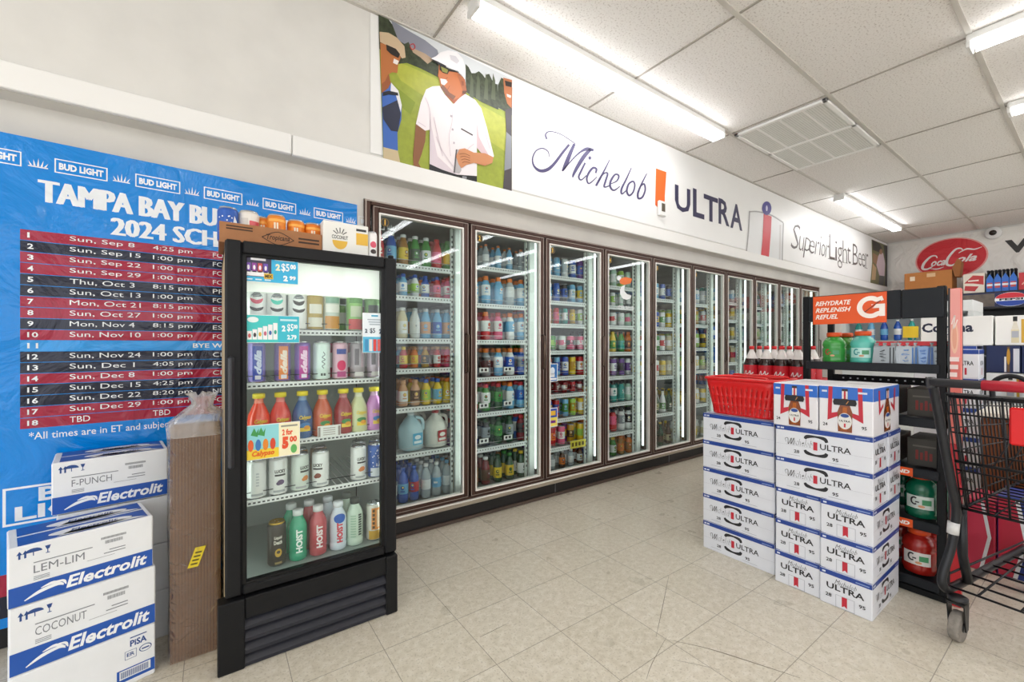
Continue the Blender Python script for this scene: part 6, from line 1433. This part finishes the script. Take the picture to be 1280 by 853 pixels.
# wooden counter behind the cart
t = thing('wooden_counter', 'low brown wooden counter with a white top behind the shopping cart', 'counter', (3.98, .48, 0))
WD = mat('#7a4422', .45, vary=.25, vscale=6, name='stained_wood')
m = MB(); m.box((0, -1.9, .0), (.6, 0, .70), WD, .004); m.build('body', t)
m = MB(); m.box((-.03, -1.93, .70), (.63, .02, .735), mat('#ece7da', .4), .004); m.build('top', t)
m = MB(); [m.box((-.008, -.32-k*.5, .06), (0, -.30-k*.5, .68), mat('#5f3318', .5)) for k in range(3)]; m.build('panel_trim', t)
t = thing('bag_holder', 'red bag holder standing on the white counter top behind the cart', 'holder', (4.03, .30, .735))
m = MB(); m.box((0, -.10, 0), (.1, 0, .22), mat('#c81f33', .4), .006); m.build('body', t); m = MB(); m.box((-.004, -.17, .19), (.1, .03, .225), mat('#b81a2e', .4), .006); m.build('rim', t)

# ================================================================== BEER CASES IN THE BACKGROUND
gb = 'stacked beer cases beyond the drink rack'
def corona(label, loc, L=.415, Dp=.27, H=.235, words=True):
    t = thing('beer_case', label, 'box', loc, 0, gb)
    m = MB(); m.box((0, -L, 0), (Dp, 0, H), mat('#f8f7f3', .42), .004); m.build('carton', t)
    m = MB(); f = Fr((0, 0, 0), (0, -1, 0), (0, 0, 1)); NV = mat('#1c2340', .42)
    if words:
        f.text(m, 'Corona', .02*L, .46*H, .75*L, .80*H, NV, 1, bold=.035); f.text(m, 'EXTRA', .27*L, .27*H, .52*L, .40*H, NV, 1, bold=.03)
    s_ = Fr((0, -L, 0), (1, 0, 0), (0, 0, 1))
    for f2, L2, c in ((s_, Dp, .5*Dp),) if words else ((s_, Dp, .5*Dp), (f, L, .66*L)):
        f2.rect(m, c-.02, .02, c+.02, .12, mat('#e4d9b4', .4), 1); f2.poly(m, [(c-.02, .12), (c+.02, .12), (c+.009, .17), (c+.008, .215), (c-.008, .215), (c-.009, .17)], mat('#ebe6d6', .4), 1); f2.rect(m, c-.011, .185, c+.011, .222, BLACK, 2); f2.rect(m, c-.018, .06, c+.018, .11, mat('#b9bcc4', .4), 2); f2.rect(m, c+.03, .02, c+.045, .2, mat('#d9a83a', .4), 1)
    m.build('print', t)
def modelo(label, loc, L=.4, Dp=.26, H=.15):
    t = thing('beer_case', label, 'box', loc, 0, gb)
    m = MB(); m.box((0, -L, 0), (Dp, 0, H), mat('#1b2a55', .4), .003); m.build('carton', t)
    m = MB()
    for f, LL in ((Fr((0, 0, 0), (0, -1, 0), (0, 0, 1)), L), (Fr((0, -L, 0), (1, 0, 0), (0, 0, 1)), Dp)): f.rect(m, LL*.62, .006, LL*.70, H-.006, mat('#6b5236', .4), 1); f.ell(m, LL*.66, H*.6, LL*.05, H*.3, mat('#c9962e', .4), 2); f.rect(m, LL*.54, .006, LL*.60, H*.6, mat('#e6e6ea', .4), 1); f.rect(m, LL*.8, .01, LL*.97, H*.9, mat('#d9dbe2', .4), 1)
    m.build('print', t)
BX = 5.0
for k in range(6): pack('beer_case', f'{("lowest", "second", "third", "fourth", "fifth", "topmost")[k]} white light beer case of the stack left of the display panel', (BX, 1.00, k*.192), (.30, .375, .19), '#eef0f6', '#2a4aa0', gb, 0, 2)
corona('big white beer case with black gothic lettering, topmost beyond the rack', (BX, .955, 6*.192+.002))
corona('white beer case with a bottle print beside the lettered topmost one', (BX+.02, .53, 6*.192+.002), .155, .27, .23, False)
for k in range(5): pack('beer_case', f'{("lowest", "second", "third", "fourth", "topmost")[k]} white case of the stack just right of the display panel', (BX-.25, .722, k*.225), (.22, .14, .223), '#eef0f6', '#2a4aa0', gb, 0, 2)
for k in range(4): corona(f'{("lowest", "second", "third", "topmost")[k]} white bottle printed case under the dark blue cases', (BX+.0, .575, k*.235), .19, .27, .233, False)
for k in range(2): modelo(('dark blue beer case with a bottle print right of the display panel', 'second dark blue beer case with a bottle print at the right edge')[k], (BX+.0, .575-.18*k, .942), .175, .26, .208)
pack('beer_case', 'pink topped drink case at the right edge beyond the cart', (BX-.3, .36, .76), (.25, .3, .2), '#d8e6ee', '#d93a5a', gb)
pack('beer_case', 'light blue drink case at the right edge under the pink topped one', (BX-.3, .36, .56), (.25, .3, .195), '#6fc3d8', '#e6f0f4', gb)
for k in range(3): pack('beer_case', f'{("lowest", "middle", "upper")[k]} pale case under the light blue one at the right edge', (BX-.3, .36, k*.187), (.25, .3, .185), '#e2e4ea', '#2a4aa0', gb)
t = thing('sale_tag', 'small yellow sale tag before the lettered beer case', 'tag', (BX-.02, 1.015, 1.22))
m = MB(); m.box((0, -.05, 0), (.004, .05, .10), mat('#f0cc2a', .45)); m.box((-.002, -.02, -.07), (.006, -.012, .0), GREY); m.build('tag', t)
# glass door cooler seen through the rack
t = thing('end_cooler', 'white framed cooler with bottles seen through the black rack', 'cooler', (6.6, 1.5, 0))
m = MB(); m.box((0, -.65, 0), (.6, .5, .9), mat('#e9ecec', .4), .006); m.box((0, -.65, 1.52), (.6, .5, 1.64), mat('#e9ecec', .4), .006); m.box((.5, -.65, .9), (.6, .5, 1.52), mat('#e9ecec', .4)); m.box((0, .46, .9), (.5, .5, 1.52), mat('#dfe3e3', .4)); m.box((0, -.65, .9), (.5, -.61, 1.52), mat('#dfe3e3', .4)); m.build('cabinet', t)
m = MB(); m.box((.02, -.61, 1.2), (.5, .46, 1.21), mat('#cfd6d6', .4)); m.build('shelf', t)
for i, z in enumerate((.902, 1.212)):
    for k in range(8):
        cc = 'b/lb/w lb/w/w tl/w/b o/w/w lb/b/b am/w/w tl/lb/w b/w/w'.split()[(k+i*3) % 8].split('/')
        put('bottle', tuple(C[q] for q in cc), 'drink_bottle', f'{ORD[7-k]} bottle from left on the {("lower", "upper")[i]} shelf of the white framed cooler', 'bottles in the white framed cooler', (6.7, .98+k*.125, z), 1.1)
# open-front cooler at the end wall with its cola header
t = thing('open_cooler', 'dark cooler at the end wall with a blue soda header panel', 'cooler', (9.25, 0, 0))
m = MB(); m.box((.0, -1.6, 0), (.72, 2.05, .35), mat('#2b2d30', .4), .006); m.box((.6, -1.6, .35), (.72, 2.05, 1.7), mat('#3a3d40', .5)); m.box((0, 2.01, .35), (.6, 2.05, 1.7), mat('#2b2d30', .4)); m.box((0, -1.6, 1.68), (.72, 2.05, 1.93), mat('#1c1d22', .4), .006); m.build('cabinet', t)
m = MB(); m.box((-.006, -1.55, 1.71), (0, 1.36, 1.915), mat('#1a2350', .35)); m.box((-.008, .98, 1.715), (-.006, 1.34, 1.90), mat('#6a6058', .5, vary=.3, vscale=14)); m.build('header_panel', t)
m = MB(); f = Fr((-.0085, .985, 1.70), (0, -1, 0), (0, 0, 1)); PC = mat('#f2f4f6', .4)
f.ell(m, .16, .105, .155, .10, PC, 1); f.poly(m, [(.16+.145*math.cos(a), .125+.075*math.sin(a)) for a in (PI*k/16 for k in range(17))], mat('#d22b3a', .4), 2); f.poly(m, [(.16+.145*math.cos(a), .085+.075*math.sin(a)) for a in (PI+PI*k/16 for k in range(17))], mat('#2348a8', .4), 2); f.text(m, 'PEPSI', .05, .092, .27, .122, mat('#15161a', .4), 3, bold=.05); m.build('logo', t)
for i, z in enumerate((.62, .98, 1.34)):
    m = MB(); m.box((.04, -1.58, z), (.6, 2.0, z+.015), mat('#7a7f83', .4)); m.build('shelf', t)
# things on top of the end cooler
TOPZ = 1.931
t = thing('cardboard_box', 'brown cardboard box lying on top of the end cooler', 'box', (9.36, 0, TOPZ))
m = MB(); m.box((0, 1.43, 0), (.36, 1.985, .40), mat('#b9763a', .7, vary=.08, vscale=8), .006); m.build('carton', t)
m = MB(); m.prism([(.0, 1.40, .28), (.0, 1.43, .42), (.0, 1.37, .56), (.0, 1.33, .50), (.0, 1.35, .28)], (.2, 0, 0), mat('#9a5f30', .75)); m.build('open_flap', t)
m = MB(); f = Fr((-.0005, 1.985, 0), (0, -1, 0), (0, 0, 1)); f.rect(m, .07, .27, .13, .34, mat('#e6d2b8', .6), 1); f.rect(m, .27, .31, .37, .37, mat('#d8b48a', .6), 1); m.build('paper_label', t)
t = thing('drink_crate', 'small white and red printed carton beside the cardboard box on the end cooler', 'box', (9.36, 1.31, TOPZ))
m = MB(); m.box((0, -.22, 0), (.25, 0, .30), mat('#e9dfd0', .5), .004); m.build('carton', t)
m = MB(); f = Fr((0, 0, 0), (0, -1, 0), (0, 0, 1)); f.poly(m, [(.01, .16), (.1, .27), (.21, .25), (.21, .12), (.1, .15)], mat('#c2383a', .45), 1); f.poly(m, [(.01, .05), (.12, .03), (.16, .1), (.02, .12)], mat('#c2383a', .45), 1); f.rect(m, .05, .18, .16, .2, mat('#f2e9dc', .45), 2); m.build('print', t)
for k in range(4):
    y = 1.075-k*.075
    t = thing('six_pack', f'blue bottle carrier, {ORD[k]} from the printed carton on the end cooler', 'bottle carrier', (9.36, y, TOPZ), 0, 'blue bottle carriers on the end cooler')
    m = MB(); m.prism([(0, -.07, 0), (0, 0, 0), (0, 0, .19), (0, -.035, .27), (0, -.07, .19)], (.16, 0, 0), mat('#2f6cc8', .4)); m.build('carrier', t)
    m = MB(); f = Fr((-.0005, 0, 0), (0, -1, 0), (0, 0, 1)); f.rect(m, .01, .06, .06, .14, mat('#c2484a', .4), 1); f.rect(m, .005, .09, .065, .12, mat('#e6ecf4', .4), 2); m.build('print', t)
    m = MB(); [m.lathe([(.013, .2), (.011, .3), (.014, .302), (.014, .325)], mat('#16181c', .4), 10, center=(x, -.035+s*.018)) for x in (.03, .08, .13) for s in (-1, 1)]; m.build('bottle_necks', t)
for k in range(3):
    t = thing('soda_pack', f'red soda can pack, {ORD[k]} from the blue carriers on the end cooler', 'box', (9.36, .765-k*.27, TOPZ), 0, 'red soda packs on the end cooler')
    m = MB(); m.box((0, -.26, 0), (.2, 0, .25), mat('#c8323a', .42), .004); m.build('carton', t)
    m = MB(); f = Fr((0, 0, 0), (0, -1, 0), (0, 0, 1)); f.stroke(m, [(.03, .08), (.08, .14), (.12, .09), (.17, .13), (.22, .1)], .014, mat('#eab0a4', .42), 1); m.build('print', t)
# sign banner on the end wall
t = thing('wall_banner', 'white vinyl banner with a red oval cola mark along the end wall', 'banner', (EX, 0, 0))
def crease(c, nm):
    m = mat(c, .5, name=nm); nt = m.node_tree; b = nt.nodes['Principled BSDF']
    tc = nt.nodes.new('ShaderNodeTexCoord'); n = nt.nodes.new('ShaderNodeTexNoise'); n.inputs['Scale'].default_value = 2.2; n.inputs['Detail'].default_value = 4; n.inputs['Distortion'].default_value = 2
    nt.links.new(tc.outputs['Object'], n.inputs['Vector']); bp = nt.nodes.new('ShaderNodeBump'); bp.inputs['Strength'].default_value = .6; bp.inputs['Distance'].default_value = .12
    nt.links.new(n.outputs['Fac'], bp.inputs['Height']); nt.links.new(bp.outputs['Normal'], b.inputs['Normal']); return m
m = MB(); m.box((-.012, -3.2, 1.98), (-.004, 2.33, 2.965), crease('#efece5', 'creased_vinyl')); m.build('sheet', t)
m = MB(); f = Fr((-.0125, 0, 0), (0, -1, 0), (0, 0, 1)); f.EPS = .003
f.ell(m, -1.548, 2.59, .425, .335, mat('#eda09a', .45), 1, 40); f.ell(m, -1.548, 2.59, .405, .318, crease('#d42a34', 'creased_red_vinyl'), 2, 40)
WS = mat('#f4ece8', .45)
# flowing script of the oval mark
f.stroke(m, [(-1.70, 2.62), (-1.72, 2.66), (-1.78, 2.655), (-1.86, 2.56), (-1.88, 2.47), (-1.82, 2.45), (-1.74, 2.50)], [.012, .02, .028, .036, .034, .028, .01], WS, 3)
f.text(m, 'oca', -1.775, 2.485, -1.60, 2.575, WS, 3, shear=.45, bold=.03)
f.stroke(m, [(-1.40, 2.70), (-1.43, 2.735), (-1.49, 2.72), (-1.57, 2.6), (-1.585, 2.50), (-1.53, 2.47), (-1.47, 2.51)], [.012, .02, .028, .034, .034, .028, .01], WS, 3)
f.text(m, 'ola', -1.475, 2.505, -1.245, 2.625, WS, 3, shear=.45, bold=.03)
f.stroke(m, [(-1.45, 2.66), (-1.36, 2.71), (-1.27, 2.69), (-1.19, 2.715)], [.01, .024, .02, .006], WS, 3); f.stroke(m, [(-1.79, 2.455), (-1.70, 2.435), (-1.62, 2.46)], [.006, .02, .006], WS, 3)
f.text(m, 'VAPE', -.955, 2.56, -.70, 2.765, mat('#33302e', .5), 2, bold=.05, ref='V')
m.build('print', t)
